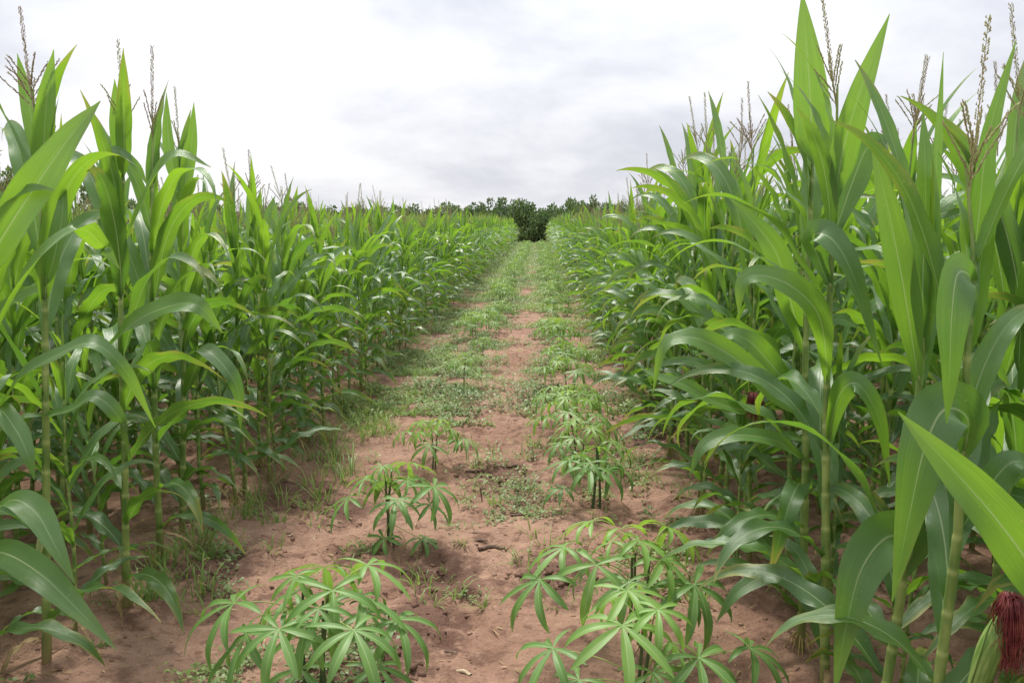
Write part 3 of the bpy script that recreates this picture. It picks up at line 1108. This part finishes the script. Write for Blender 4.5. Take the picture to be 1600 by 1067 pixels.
spots.sort(key=shows)
N_IND = 300 - len(PLANTS)
cnt = {}
for s in spots[:N_IND]:
    side, row, x, y, sd = s
    k = cnt[side, row] = cnt.get((side, row), 0) + 1
    rowname = ['front row', 'second row', 'third row', 'fourth row', 'fifth row', 'sixth row'][min(row, 5)]
    if row == 0 and k <= 12:
        first = 'grass-footed pair' if side == 'left' else 'red silk tuft'
        lab = '%s maize plant beyond the %s in the %s front row' % (ORD[k], first, side)
    elif row == 0:
        part = 'middle' if y < 10 else 'farther'
        lab = 'leafy maize plant in the %s stretch of the %s front row' % (part, side)
    elif row == 1 and k <= 12:
        lab = '%s nearest maize plant in the second row of the %s block' % (ORD[k], side)
    else:
        lab = 'maize plant in the %s back from the lane, %s block' % (rowname, side)
    d = math.hypot(x, y)
    maize_plant(x, y, sd % 1000, 0 if d < 6.5 and row < 2 else 1, lab, 'maize plants of the %s block' % side, base_bits=(row == 0 and d < 9))

field = {'left': (Bag(), Bag(), Bag()), 'right': (Bag(), Bag(), Bag())}
STK_LO = {}
for i, (hs, nodes) in enumerate(ARCH):
    STK_LO[i] = stalk_arrays(hs, nodes, 4, i, 0.014, False), stalk_arrays(hs, nodes, 3, i, 0.016, False)


def rotz(V, a):
    c, s = math.cos(a), math.sin(a)
    return np.stack([V[:, 0] * c - V[:, 1] * s, V[:, 0] * s + V[:, 1] * c, V[:, 2]], 1)


for side, row, x, y, sd in spots[N_IND:]:
    r = random.Random(sd)
    i = sd % NARCH
    hs, nodes = ARCH[i]
    lb, sb, tb = field[side]
    sc = r.uniform(0.72, 0.86)
    far = y > 20 or row > 7
    lx, ly = r.gauss(0, 0.04), r.gauss(0, 0.04)
    az = r.choice((0, math.pi)) + r.gauss(0, 0.35)
    b = np.array((x, y, gz(x, y)))

    def put(V):
        V = rotz(V, az) * sc
        V = V + np.stack([V[:, 2] * lx, V[:, 2] * ly, 0 * V[:, 2]], 1)
        return V + b
    lo = 0 if not far else 1
    if not (row > 10):
        V, F, U = STK_LO[i][lo][:3]
        sb.add(put(V), F, U)
    for q, (z, a, kind, v, ls) in enumerate(nodes):
        f = q / (len(nodes) - 1)
        if (row > 5 and f < 0.35 or row > 9 and f < 0.5) and y > 6:
            continue
        if far and q % 5 == 1:
            continue
        V, F, U = LEAF_A[kind, (v + sd) % NV, 3 if far else 2]
        V = rotz(V, a) * (ls * (1.1 if far else 1)) + np.array((0, 0, z))
        tn = leaf_tint(f, r)
        lb.add(put(V), F, U, tn)
    if r.random() < (0.7 if row < 9 else 0.45):
        V, F, U = TASSEL_LO[sd % 4]
        tb.add(put(V + np.array((0, 0, hs + 0.19))), F, U)

for side in ('left', 'right'):
    lb, sb, tb = field[side]
    root = empty('maize_field', ((-12 if side == 'left' else 12), 30, 0))
    tag(root, 'dense mass of maize filling the %s block behind its front rows' % side, 'maize field', None, 'stuff')
    inv = Matrix.Translation((12 if side == 'left' else -12, -30, 0))
    for nm, bg, mt in (('foliage', lb, M_leaf_far), ('stalks', sb, M_stalk_far), ('tassels', tb, M_tassel)):
        me = bg.mesh(nm)
        o = finish(nm, me, mt, root)
        o.matrix_basis = inv
        o['kind'] = 'stuff'


# ================================================================ cassava
def leaflet_arrays(seed, nseg=12, nx=4):
    r = random.Random(seed)
    s = np.linspace(0, 1, nseg + 1)
    th = R(r.uniform(-4, 14)) - R(r.uniform(25, 85)) * s ** r.uniform(1.1, 1.7)
    ds = 1 / nseg
    x = np.concatenate([[0], np.cumsum(np.cos(th[1:]) * ds)])
    z = np.concatenate([[0], np.cumsum(np.sin(th[1:]) * ds)])
    S = np.stack([x, r.uniform(-0.06, 0.06) * s ** 2, z], 1)
    Nr = np.stack([-np.sin(th), 0 * s, np.cos(th)], 1)
    w = 0.100 * np.clip(np.sin(np.clip(s, 0, 1) ** 0.85 * math.pi), 0, 1) ** 0.75 * (0.55 + 0.55 * s)
    w = np.maximum(w, 0.006)
    return ribbon(S, Nr, w, nx, np.full(nseg + 1, R(14)), 0.06, 8, (r.uniform(0, 6), r.uniform(0, 6)))


LET = []
for i in range(8):
    me = build('leaflet', *leaflet_arrays(i))
    me.materials.append(M_cas)
    LET.append(me)
LET_A = [leaflet_arrays(i, 6, 2) for i in range(8)]
LET_F = [leaflet_arrays(i, 3, 2) for i in range(8)]


def leaf_frame(hub, az, tilt):
    """X outward, Z the leaf's normal tipped outward by tilt"""
    return Matrix.Translation(hub) @ Euler((0, 0, az)).to_matrix().to_4x4() @ Euler((0, tilt, 0)).to_matrix().to_4x4()


def fan(r, n, size):
    """leaflet angles and lengths around the hub"""
    out = []
    for i in range(n):
        q = (i - (n - 1) / 2) / ((n - 1) / 2)
        out.append((q * R(125) + r.gauss(0, 0.06), size * (1.0 - 0.36 * abs(q) ** 1.4) * r.uniform(0.93, 1.05)))
    return out


def cassava(x, y, hgt, spec, label, group, seed, detail, stems=2, size=0.20, spread=0.30, nleaf=14, hubs=None):
    r = random.Random(seed)
    root = empty('cassava_plant', (x, y, gz(x, y)))
    tag(root, label, 'cassava plant', group)
    tops = []
    for k in range(stems):
        a = r.uniform(0, 6.28)
        b = (0.05 * math.cos(a) * (k > 0), 0.05 * math.sin(a) * (k > 0), 0)
        tp = (b[0] * 1.6 + r.uniform(-.05, .05), b[1] * 1.6 + r.uniform(-.05, .05), hgt * r.uniform(0.78, 0.9))
        P = spline([(b[0], b[1], -0.03), ((b[0] + tp[0]) / 2 + r.uniform(-.015, .015), (b[1] + tp[1]) / 2, tp[2] * 0.5), tp], 9)
        V, F, U = tube(P, np.linspace(0.0085, 0.0045, 9) * (1 if detail == 2 else 0.7), 8 if detail else 4)
        me = build('stem', V, F, U)
        me.materials.append(M_cstem)
        place('stem', me, root)
        tops.append(P)
    leaves = []
    if hubs:
        for q, hb in enumerate(hubs):
            px, py, dY, sz = hb[:4]
            p = at(px, py, y + dY) - root.location
            leaves.append((p, sz * 1.28, hb[4] if len(hb) > 4 else None))
    for q in range(nleaf):
        f = (q + 0.5) / nleaf
        a = q * 2.4 + r.uniform(-0.3, 0.3)
        rad = spread * (1.0 - 0.75 * f ** 1.5) * r.uniform(0.8, 1.1)
        z = hgt * (0.52 + 0.46 * f) + r.uniform(-0.03, 0.03)
        leaves.append((Vector((math.cos(a) * rad, math.sin(a) * rad, z)), size * (1.05 - 0.45 * f ** 2), None))
    bagL = Bag()
    bagP = Bag()
    for q, (p, sz, azf) in enumerate(leaves):
        P = min(tops, key=lambda T: (T[-1][0] - p.x) ** 2 + (T[-1][1] - p.y) ** 2)
        j = int(min(8, max(3, np.interp(p.z - 0.06, P[:, 2], np.arange(9)) if p.z - 0.06 < P[-1][2] else 8)))
        s0 = P[j]
        az = math.atan2(p.y - s0[1], p.x - s0[0]) if azf is None else azf
        young = min(1, max(0, (p.z / hgt - 0.6) / 0.4))
        tint = (min(1, 0.12 + 0.75 * young ** 2 + r.uniform(-.1, .15)), 0.0 if r.random() < 0.93 else 0.6, r.random())
        mid = ((s0[0] * 0.5 + p.x * 0.5), (s0[1] * 0.5 + p.y * 0.5), s0[2] * 0.35 + p.z * 0.65 + 0.01)
        PP = spline([tuple(s0), mid, tuple(p)], 6)
        tilt = R(r.uniform(12, 38))
        nl = r.choice((7, 7, 7, 5, 7))
        FM = leaf_frame(p, az, tilt)
        pet = tube(PP, np.linspace(0.0024, 0.0017, 6), 5 if detail == 2 else 3)
        if detail == 2:
            me = build('petiole', *pet)
            me.materials.append(M_petiole)
            lf = place('leaf', me, root)
            for an, ln in fan(r, nl, sz):
                M = FM @ Euler((r.gauss(0, .05), r.gauss(0, 0.07), an)).to_matrix().to_4x4() @ Matrix.Scale(ln, 4)
                place('leaflet', LET[r.randrange(8)], lf, M, tint)
        else:
            bg = Bag() if detail == 1 else bagL
            for an, ln in fan(r, nl, sz):
                M = np.array(FM @ Euler((0, r.gauss(0, 0.07), an)).to_matrix().to_4x4() @ Matrix.Scale(ln * (1 if detail else 1.05), 4))
                V, F, U = (LET_A if detail == 1 else LET_F)[r.randrange(8)]
                bg.add(V @ M[:3, :3].T + M[:3, 3], F, U, tint)
            if detail == 1:
                me = bg.mesh('leaf')
                me.materials.append(M_cas_far)
                place('leaf', me, root)
            bagP.add(*pet)
    if detail < 2:
        me = bagP.mesh('petioles')
        me.materials.append(M_petiole)
        place('petiole', me, root)
    if detail == 0:
        me = bagL.mesh('foliage')
        me.materials.append(M_cas_far)
        place('foliage', me, root)
    return root


D = math.pi / 180
cassava(-0.76, 2.68, 0.47, None, 'large young cassava plant in the left foreground with long drooping leaflets', 'cassava plants', 1, 2, stems=3, nleaf=5, spread=0.2,
        hubs=[(366, 942, -.05, .2, 195 * D), (520, 922, -.08, .19, 285 * D), (436, 982, -.22, .17, 262 * D), (553, 984, -.22, .19, 305 * D), (461, 926, .05, .16, 170 * D),
              (507, 886, .15, .18, 95 * D), (574, 882, .12, .18, 30 * D), (620, 968, -.02, .18, 345 * D), (385, 990, -.1, .18, 212 * D), (498, 950, -.15, .13, 270 * D), (565, 930, -.02, .17, 350 * D), (470, 1045, -.2, .16, 250 * D), (590, 1040, -.12, .13, 320 * D)])
cassava(0.33, 2.58, 0.40, None, 'large cassava plant in the right foreground, leaves cut by the bottom edge', 'cassava plants', 2, 2, stems=2, nleaf=2, spread=0.15,
        hubs=[(972, 976, -.12, .20, 272 * D), (864, 1012, -.02, .18, 195 * D), (1091, 1027, -.12, .19, 315 * D), (1028, 952, -.08, .14, 265 * D), (1172, 1012, .05, .17, 350 * D), (980, 922, .02, .15, 290 * D), (1020, 1050, -.1, .16, 300 * D), (905, 1062, -.1, .15, 220 * D)])
cassava(0.36, 3.02, 0.44, None, 'bushy cassava plant just behind the large right foreground one', 'cassava plants', 3, 2, stems=3, nleaf=5, spread=0.2,
        hubs=[(932, 882, -.1, .19, 250 * D), (844, 905, -.1, .18, 215 * D), (1036, 875, -.05, .17, 330 * D), (1085, 913, -.1, .21, 300 * D), (1042, 823, .12, .18, 40 * D), (997, 845, .0, .18, 5 * D), (881, 855, .02, .17, 180 * D), (970, 826, .1, .16, 110 * D), (925, 815, .1, .14, 140 * D)])
x, y = on_ground(618, 866)
cassava(x, y, 0.42, None, 'slender cassava plant with two bare stems in the left row, second from the camera', 'cassava plants', 4, 2, stems=2, nleaf=8, spread=0.2, size=0.15,
        hubs=[(545, 778, .0, .17, 185 * D), (606, 750, .0, .17, 130 * D), (618, 784, -.12, .16, 270 * D), (677, 760, -.05, .18, 330 * D), (637, 724, .1, .15, 80 * D), (656, 748, .05, .15, 20 * D), (580, 742, .1, .15, 150 * D), (600, 840, -.05, .12, 240 * D), (660, 842, .0, .13, 340 * D)])
x, y = on_ground(925, 801)
cassava(x, y, 0.40, None, 'flat-topped cassava plant in the right row, third from the camera', 'cassava plants', 5, 2, stems=2, nleaf=4, spread=0.2,
        hubs=[(921, 731, -.1, .17, 270 * D), (948, 733, -.05, .17, 320 * D), (890, 720, .0, .16, 180 * D), (919, 716, .1, .15, 90 * D), (950, 712, .1, .16, 20 * D), (880, 762, .0, .13, 215 * D)])
more = [((676, 735), 'small cassava plant half hidden behind the two-stemmed one, left row', .34), ((900, 702), 'cassava plant with layered leaves in the right row, fourth from the camera', .34),
        ((912, 748), 'cassava plant close behind the flat-topped one in the right row', .36), ((893, 672), 'cassava plant in the right row beside the overhanging maize leaf', .34), ((725, 612), 'lone upright small cassava plant in the left row among creeping weeds', .36),
        ((885, 612), 'low cassava plant in the right row rising from green weeds', .26), ((884, 585), 'second low cassava plant in the right row among green weeds', .28),
        ((872, 548), 'dark-stemmed cassava plant with an umbrella crown in the right row', .42), ((754, 560), 'thin cassava sprout in the left row beyond the lone upright one', .3)]
for k, ((px, py), lab, hh) in enumerate(more):
    hh *= (1, 1.15, 1, 1.1, 1, 1.3, 1.25, 1.05, .9)[k]
    x, y = on_ground(px, py)
    cassava(x, y, hh, None, lab, 'cassava plants', 10 + k, 1, stems=2 if k not in (4, 8) else 1, nleaf=(14, 15, 13, 14, 7, 12, 13, 16, 7)[k], size=(.18, .21, .19, .2, .15, .19, .2, .21, .13)[k], spread=(.2, .28, .24, .26, .14, .27, .26, .27, .14)[k])
k = 0
for xr, y0, nm in ((CAS_L, 11.2, 'left'), (CAS_R, 12.2, 'right')):
    y = y0
    n_ = 0
    r = random.Random(int(y0 * 10))
    while y < 58:
        n_ = n_ + 1
        lab = 'bright green cassava bush farther along the %s cassava row' % nm
        if n_ <= 8:
            lab = '%s cassava bush beyond the %s in the %s cassava row' % (ORD[n_], 'thin sprout' if nm == 'left' else 'umbrella-crowned one', nm)
        cassava(xr + r.gauss(0, 0.10), y, r.choice((r.uniform(0.18, 0.3), r.uniform(0.3, 0.5), r.uniform(0.3, 0.42))), None, lab, 'cassava plants of the %s row' % nm, 50 + k, 1 if y < 14 else 0, stems=2, nleaf=14 if y < 25 else 9, size=0.17 if y < 25 else 0.19, spread=0.24)
        k += 1
        y += r.choice((r.uniform(0.75, 1.2), r.uniform(0.8, 1.3), r.uniform(1.3, 2.2)))


# ================================================================ weeds and grass
def weed_density(x, y):
    p = 0.6 * fbm(x, y, 1.5, 3, 21.0) + 0.4 * fbm(x, y, 5.5, 2, 63.0)
    ydist = np.clip((y - 3.4) / 4.2, 0, 1)
    thr = 0.645 - 0.155 * ydist - 0.095 * np.clip((y - 9) / 16, 0, 1)
    d = np.clip((p - thr) * 16, 0, 1)
    path = np.exp(-((x + 0.27) / 0.26) ** 2)
    d = d * (1 - 0.9 * path * np.clip((y - 4.5) / 4, 0.3, 1) * np.clip((20 - y) / 10, 0.35, 1))
    lim = (x > ROW_L - 0.25) & (x < ROW_R + 0.3)
    return d * lim


bag = Bag()


def scatter(y0, y1, n, size):
    x = rng.uniform(-2.0, 1.25, n)
    y = rng.uniform(y0, y1, n)
    keep = rng.random(n) < weed_density(x, y)
    x, y = x[keep], y[keep]
    m = len(x)
    z = ground_h(x, y)
    a = rng.uniform(0, 2 * math.pi, m)
    s = size * rng.uniform(0.6, 1.35, m)
    el = rng.uniform(-0.15, 0.75, m)
    clump = np.clip(fbm(x, y, 4.5, 2, 51.0) * 2.4 - 0.7, 0.1, 1.3)
    hgt = rng.random(m) ** 1.5 * 0.085 * clump * (1 + size * 10) + 0.004
    d = np.stack([np.cos(a) * np.cos(el), np.sin(a) * np.cos(el), np.sin(el)], 1)
    sd = np.stack([-np.sin(a), np.cos(a), rng.uniform(-0.4, 0.4, m)], 1) * 0.27
    P = np.stack([x, y, z + hgt], 1)
    up = np.array([0, 0, 0.12])
    q = [P, P + (d * 0.5 + sd + up) * s[:, None], P + d * s[:, None], P + (d * 0.5 - sd + up) * s[:, None]]
    V = np.stack(q, 1).reshape(-1, 3)
    F = np.arange(4 * m).reshape(-1, 4)
    U = np.tile(np.array([[.5, .05], [.9, .5], [.5, .95], [.1, .5]]), (m, 1))
    pt = fbm(x, y, 2.5, 2, 33.0)
    tn = np.stack([np.clip(0.3 + 2.2 * (pt - 0.5) + rng.normal(0, 0.25, m), 0, 1), np.clip(rng.normal(0.1, 0.2, m), 0, 1), rng.random(m)], 1)
    bag.add(V, F, U, np.repeat(tn, 4, 0))


scatter(2.2, 6, 70000, 0.023)
scatter(6, 12, 100000, 0.030)
scatter(12, 26, 90000, 0.042)
scatter(26, 61, 80000, 0.065)
weeds = finish('creeping_weeds', bag.mesh('creeping_weeds'), M_weed)
tag(weeds, 'low creeping green weeds carpeting the lane between the maize blocks', 'weeds', None, 'stuff')


def grass_arrays(x, y, n, L, spread, r, bag, dry=0.1):
    for i in range(n):
        a = r.uniform(0, 6.28)
        rr = spread * r.random() ** 0.7
        bx, by = x + rr * math.cos(a), y + rr * math.sin(a)
        bz = gz(bx, by)
        l = L * r.uniform(0.5, 1.2)
        e = r.uniform(0.75, 1.45)
        dr = r.uniform(0.2, 1.3)
        aa = a + r.gauss(0, 0.6)
        w = r.uniform(0.0022, 0.0042)
        pts, th, p = [], e, np.array((bx, by, bz - 0.004))
        for s in range(4):
            pts.append(p)
            p = p + l / 3 * np.array((math.cos(aa) * math.cos(th), math.sin(aa) * math.cos(th), math.sin(th)))
            th -= dr / 2
        sd = np.array((-math.sin(aa), math.cos(aa), 0))
        V = []
        for s, q in enumerate(pts):
            ww = w * (1, 0.95, 0.65, 0.08)[s]
            V += [q - sd * ww, q + sd * ww]
        U = np.array([[x_, s / 3] for s in range(4) for x_ in (0.1, 0.9)])
        bag.add(np.array(V), [[0, 1, 3, 2], [2, 3, 5, 4], [4, 5, 7, 6]], U, (min(1, max(0, r.gauss(0.5, 0.25))), 1.0 if r.random() < dry else 0.1, r.random()))


gb = Bag()
r = random.Random(77)
for i in range(1700):
    y = 3.3 + 40 * r.random() ** 2.2
    u = r.random()
    if u < 0.42:
        x = ROW_L + r.uniform(-0.1, 0.75) * (1 if y > 4.2 else 0.3)
    elif u < 0.62:
        x = ROW_R - r.uniform(-0.2, 0.35)
    else:
        x = r.uniform(-1.5, 0.8)
    if r.random() > 0.1 + 1.3 * max(0, float(vnoise(x, y, 1.3, 40.0)) - 0.3) * (1.0 if y > 4.5 else 0.6):
        continue
    grass_arrays(x, y, r.randrange(5, 14), r.uniform(0.07, 0.17) * (1.2 if x < -1.1 else 0.9), 0.07, r, gb, 0.15)
for i in range(60):          # the grassy strip at the foot of the left front row
    y = r.uniform(4.3, 7.2)
    grass_arrays(ROW_L + r.uniform(0.05, 0.65), y, 12, r.uniform(0.14, 0.30), 0.06, r, gb, 0.25)
grass = finish('grass', gb.mesh('grass'), M_grass)
tag(grass, 'thin wild grass growing along the maize feet and the lane', 'grass', None, 'stuff')

tufts = [((775, 790), 0.10, 26, 'small round grass tuft in the bare middle of the lane'), ((836, 700), 0.16, 14, 'taller grass sprig in the lane left of the right cassava row'),
         ((832, 770), 0.08, 16, 'short grass tuft beside the flat-topped cassava plant'), ((722, 862), 0.07, 10, 'tiny grass tuft right of the two-stemmed cassava plant'),
         ((758, 950), 0.11, 14, 'pale grass sprig on bare soil near the right foreground cassava'), ((855, 865), 0.12, 14, 'grass sprig growing under the bushy right cassava plant'),
         ((250, 895), 0.09, 14, 'small grass tuft at a maize foot near the dark crumbly soil'), ((152, 1020), 0.06, 18, 'fine low grass tuft between the near left maize stalks'),
         ((700, 900), 0.05, 12, 'tiny seedling tuft on the bare soil between both cassava rows'), ((460, 700), 0.24, 22, 'tall grass clump at the foot of the left front row'),
         ((648, 650), 0.10, 22, 'rounded weed tuft left of the lane middle before the weed carpet'), ((535, 745), 0.14, 16, 'grass clump left of the two-stemmed cassava plant')]
for (px, py), L, n, lab in tufts:
    x, y = on_ground(px, py)
    b = Bag()
    grass_arrays(x, y, n, L, 0.04, r, b, 0.08)
    V, F, U, T = b.arrays()
    loc = Vector((x, y, gz(x, y)))
    o = finish('grass_tuft', build('grass_tuft', V - np.array(loc), F, U, T), M_grass)
    o.location = loc
    tag(o, lab, 'grass tuft', 'grass tufts on the bare soil')

# ================================================================ clods and litter
cb = Bag()
base = np.array([(sx, sy, sz) for sz in (-1, 1) for sy in (-1, 1) for sx in (-1, 1)], float)
cf = np.array([[0, 2, 3, 1], [4, 5, 7, 6], [0, 1, 5, 4], [2, 6, 7, 3], [0, 4, 6, 2], [1, 3, 7, 5]])
nC = 0
while nC < 6500:
    y = 2.1 + 12 * random.random() ** 1.8
    x = random.uniform(-2.5, 1.6)
    ro = max(float(np.clip((fbm(x, y, 1.1, 2, 9.0) - 0.42) * 2, 0.06, 0.4)), float(crumb(x, y)) ** 1.5)
    if random.random() > ro:
        continue
    s = 0.0022 + 0.010 * random.random() ** 4 * (1 + 1.0 * float(crumb(x, y)))
    V = base * (0.55 + 0.45 * rng.random((8, 3)))
    V = rotz(V * np.array((1.3, 0.95, 0.6)), random.uniform(0, 6)) * s
    cb.add(V + np.array((x, y, gz(x, y) - s * 0.1)), cf, None, (float(crumb(x, y)),) * 3)
    nC += 1
clods = finish('soil_clods', cb.mesh('soil_clods', True), M_soil)
tag(clods, 'scattered crumbs and small clods of red brown soil', 'soil clods', None, 'stuff')

lb_ = Bag()
for i in range(2200):
    y = 2.1 + 11 * random.random() ** 1.7
    x = random.uniform(-2.6, 1.7)
    if -1.45 < x < 0.7 and random.random() < 0.6:
        continue
    L, w = random.uniform(0.012, 0.07), random.uniform(0.0012, 0.0045)
    a = random.uniform(0, 6.28)
    d = np.array((math.cos(a), math.sin(a), random.uniform(-0.12, 0.2)))
    q = np.array((-math.sin(a), math.cos(a), random.uniform(-0.5, 0.5))) * w
    p = np.array((x, y, gz(x, y) + 0.004))
    m_ = p + d * L * 0.5 + np.array((0, 0, random.uniform(0, 0.008)))
    e_ = p + d * L
    lb_.add([p - q * .6, p + q * .6, m_ - q, m_ + q, e_ - q * .5, e_ + q * .5], [[0, 1, 3, 2], [2, 3, 5, 4]])
litter_o = finish('plant_litter', lb_.mesh('plant_litter'), M_dry)
tag(litter_o, 'fine dry leaf shreds and straw strewn over the soil', 'litter', None, 'stuff')

M_straw = plain_mat('straw', (0.36, 0.27, 0.17), (0.52, 0.43, 0.30), 30, 0.8, bump=0.2)
M_twig = plain_mat('rotten_stalk', (0.07, 0.04, 0.028), (0.20, 0.13, 0.09), 30, 0.9, bump=0.5)
litter = [((768, 865), 0.13, 0.012, 0.1, 1, 'thick dark rotten stalk piece lying in the lane middle'), ((820, 806), 0.16, 0.008, 0.15, 1, 'long thin dark twig beside the flat-topped cassava plant'),
          ((752, 778), 0.09, 0.004, 1.9, 1, 'thin brown twig sticking up from the bare lane'), ((748, 850), 0.09, 0.006, 0.1, 1, 'short dark twig left of the thick rotten stalk piece'),
          ((452, 842), 0.05, 0.005, 0.9, 0, 'pale straw stub left of the two-stemmed cassava'), ((492, 846), 0.05, 0.005, 2.2, 0, 'second pale straw stub, right of a crumbly rut'),
          ((700, 1018), 0.07, 0.009, 0.3, 1, 'dark bark chip near the left foreground cassava'), ((722, 1050), 0.08, 0.008, 2.6, 0, 'pale dry husk fragment at the bottom middle'),
          ((806, 728), 0.12, 0.010, 0.2, 1, 'dark rotten stalk piece beyond the upright twig'), ((742, 838), 0.07, 0.004, 2.9, 1, 'tiny twig on washed soil above the dark twig'),
          ((60, 985), 0.22, 0.009, 0.3, 1, 'dark stalk remnant on soil behind the nearest left maize'), ((740, 738), 0.10, 0.010, 0.2, 1, 'weathered twig right of the left cassava row')]
for (px, py), L, w, a, dark, lab in litter:
    x, y = on_ground(px, py)
    b = Bag()
    r = random.Random(px)
    n = 7
    s = np.linspace(-0.5, 0.5, n)
    up = 'up from' in lab
    P = np.stack([s * L, 0.08 * L * np.sin(s * 5 + px), 0.004 * np.cos(s * 9)], 1)
    if up:
        P = np.stack([0.15 * s * L, 0.1 * s * L, (s + 0.42) * L], 1)
    V, F, U = tube(P, w * (0.62 + 0.38 * np.cos(s * 2.4)) * (1 + 0.25 * rng.random(n)), 7)
    V[:, 2] *= 1.0 if up else 0.7
    me = build('stalk_piece', V, F, U)
    o = finish('twig' if dark else 'straw_piece', me, M_twig if dark else M_straw)
    o.location = (x, y, gz(x, y) + (0 if up else w * 0.45))
    o.rotation_euler = (0, 0, a)
    tag(o, lab, 'twig' if dark else 'straw', 'plant litter on the soil')

# ================================================================ trees behind the field


def crown_mesh(seed, n=9000):
    r = np.random.default_rng(seed)
    lobes = []
    for i in range(26):
        a = r.uniform(0, 2 * math.pi)
        q = r.uniform(0, 1) ** 0.6
        lobes.append((math.cos(a) * q * 0.85, math.sin(a) * q * 0.85, r.uniform(0.05, 0.95) * (1 - 0.35 * q), r.uniform(0.17, 0.36)))
    for i in range(5):
        a = r.uniform(0, 2 * math.pi)
        lobes.append((math.cos(a) * 0.5, math.sin(a) * 0.5, r.uniform(0.78, 1.0), r.uniform(0.10, 0.16)))
    b = Bag()
    for (lx, ly, lz, lr) in lobes:
        m = int(n * lr * lr / sum(q[3] ** 2 for q in lobes))
        v = norm(r.normal(size=(m, 3)))
        rad = lr * r.uniform(0.55, 1.1, m)
        P = np.array((lx, ly, lz)) + v * rad[:, None] * np.array((1, 1, 0.8))
        d = norm(v + r.normal(0, 0.7, (m, 3)))
        sd = norm(np.cross(d, r.normal(size=(m, 3))))
        s = r.uniform(0.05, 0.105, m)[:, None]
        V = np.stack([P, P + (d * 0.5 + sd * 0.33) * s, P + d * s, P + (d * 0.5 - sd * 0.33) * s], 1).reshape(-1, 3)
        U = np.tile(np.array([[.5, .1], [.8, .5], [.5, .9], [.2, .5]]), (m, 1))
        t0 = r.uniform(0.0, 0.9)
        tn = np.stack([np.clip(t0 + r.normal(0, 0.2, m), 0, 1), np.zeros(m), r.random(m)], 1)
        b.add(V, np.arange(4 * m).reshape(-1, 4), U, np.repeat(tn, 4, 0))
    me = b.mesh('crown')
    me.materials.append(M_tree)
    return me


def trunk_mesh(seed):
    r = random.Random(seed)
    b = Bag()
    b.add(*tube(spline([(0, 0, -0.1), (0.02, 0.01, 0.25), (0.0, 0.03, 0.6)], 6), np.linspace(0.07, 0.035, 6), 7))
    for i in range(7):
        a = i * 0.95 + r.uniform(-.3, .3)
        z0 = r.uniform(0.1, 0.5)
        e = (math.cos(a) * r.uniform(.35, .7), math.sin(a) * r.uniform(.35, .7), r.uniform(0.45, 0.95))
        b.add(*tube(spline([(0, 0.02, z0), (e[0] * .45, e[1] * .45, z0 + (e[2] - z0) * .6), e], 6), np.linspace(0.03, 0.008, 6), 5))
    me = b.mesh('trunk')
    me.materials.append(M_bark)
    return me


CROWN = [crown_mesh(i) for i in range(6)]
TRUNK = [trunk_mesh(i) for i in range(3)]


def tree(x, y, hgt, wid, label, group, seed):
    r = random.Random(seed)
    root = empty('tree', (x, y, -0.05), (0, 0, r.uniform(0, 6.28)))
    root.scale = (wid, wid, hgt)
    tag(root, label, 'tree', group)
    place('trunk', TRUNK[seed % 3], root)
    place('crown', CROWN[seed % 6], root)
    return root


tree(0.1, 64.0, 2.75, 2.3, 'dark rounded bush closing the far end of the lane', 'trees behind the field', 1)
tree(-1.9, 65.0, 3.05, 2.4, 'dark bush left of the one closing the lane', 'trees behind the field', 2)
tree(2.2, 66.0, 3.0, 2.4, 'dark bush right of the one closing the lane', 'trees behind the field', 3)
tree(3.6, 69.0, 3.5, 2.0, 'wispy topped tree right of the lane end, highest there', 'trees behind the field', 4)
tree(-3.6, 68.0, 3.2, 2.1, 'rounded tree left of the lane end above the maize tops', 'trees behind the field', 5)
r = random.Random(8)
x = -62.0
k = 0
while x < 62:
    if abs(x) > 4.5:
        side = 'left' if x < 0 else 'right'
        y = 66 + r.uniform(-1, 9)
        hh = r.uniform(2.25, 3.0) + (0.7 if x < -20 and r.random() < 0.4 else 0)
        tree(x, y, hh, r.uniform(2.0, 3.1), 'dark green tree in the line behind the %s maize block' % side, 'trees behind the %s block' % side, 20 + k)
        k += 1
    x += r.uniform(1.3, 2.1)
for px, py, Y, w in ((8, 268, 40, 2.2), (166, 292, 45, 2.0)):
    p = at(px, py, Y)
    tree(p.x, Y, p.z * 1.05 / 1.0, w, 'dark tree crown showing between the maize at the %s' % ('left picture edge' if px < 50 else 'left, beside the second tall tassel'), 'trees behind the left block', 7 + px)
tris = sum(len(o.data.polygons) * 2 for o in bpy.data.objects if o.type == 'MESH')
uniq = sum(len(m.polygons) * 2 for m in bpy.data.meshes)
print('OBJECTS', len(bpy.data.objects), 'plants', len(spots) + len(taken), 'unique tris', uniq, 'drawn tris', tris)
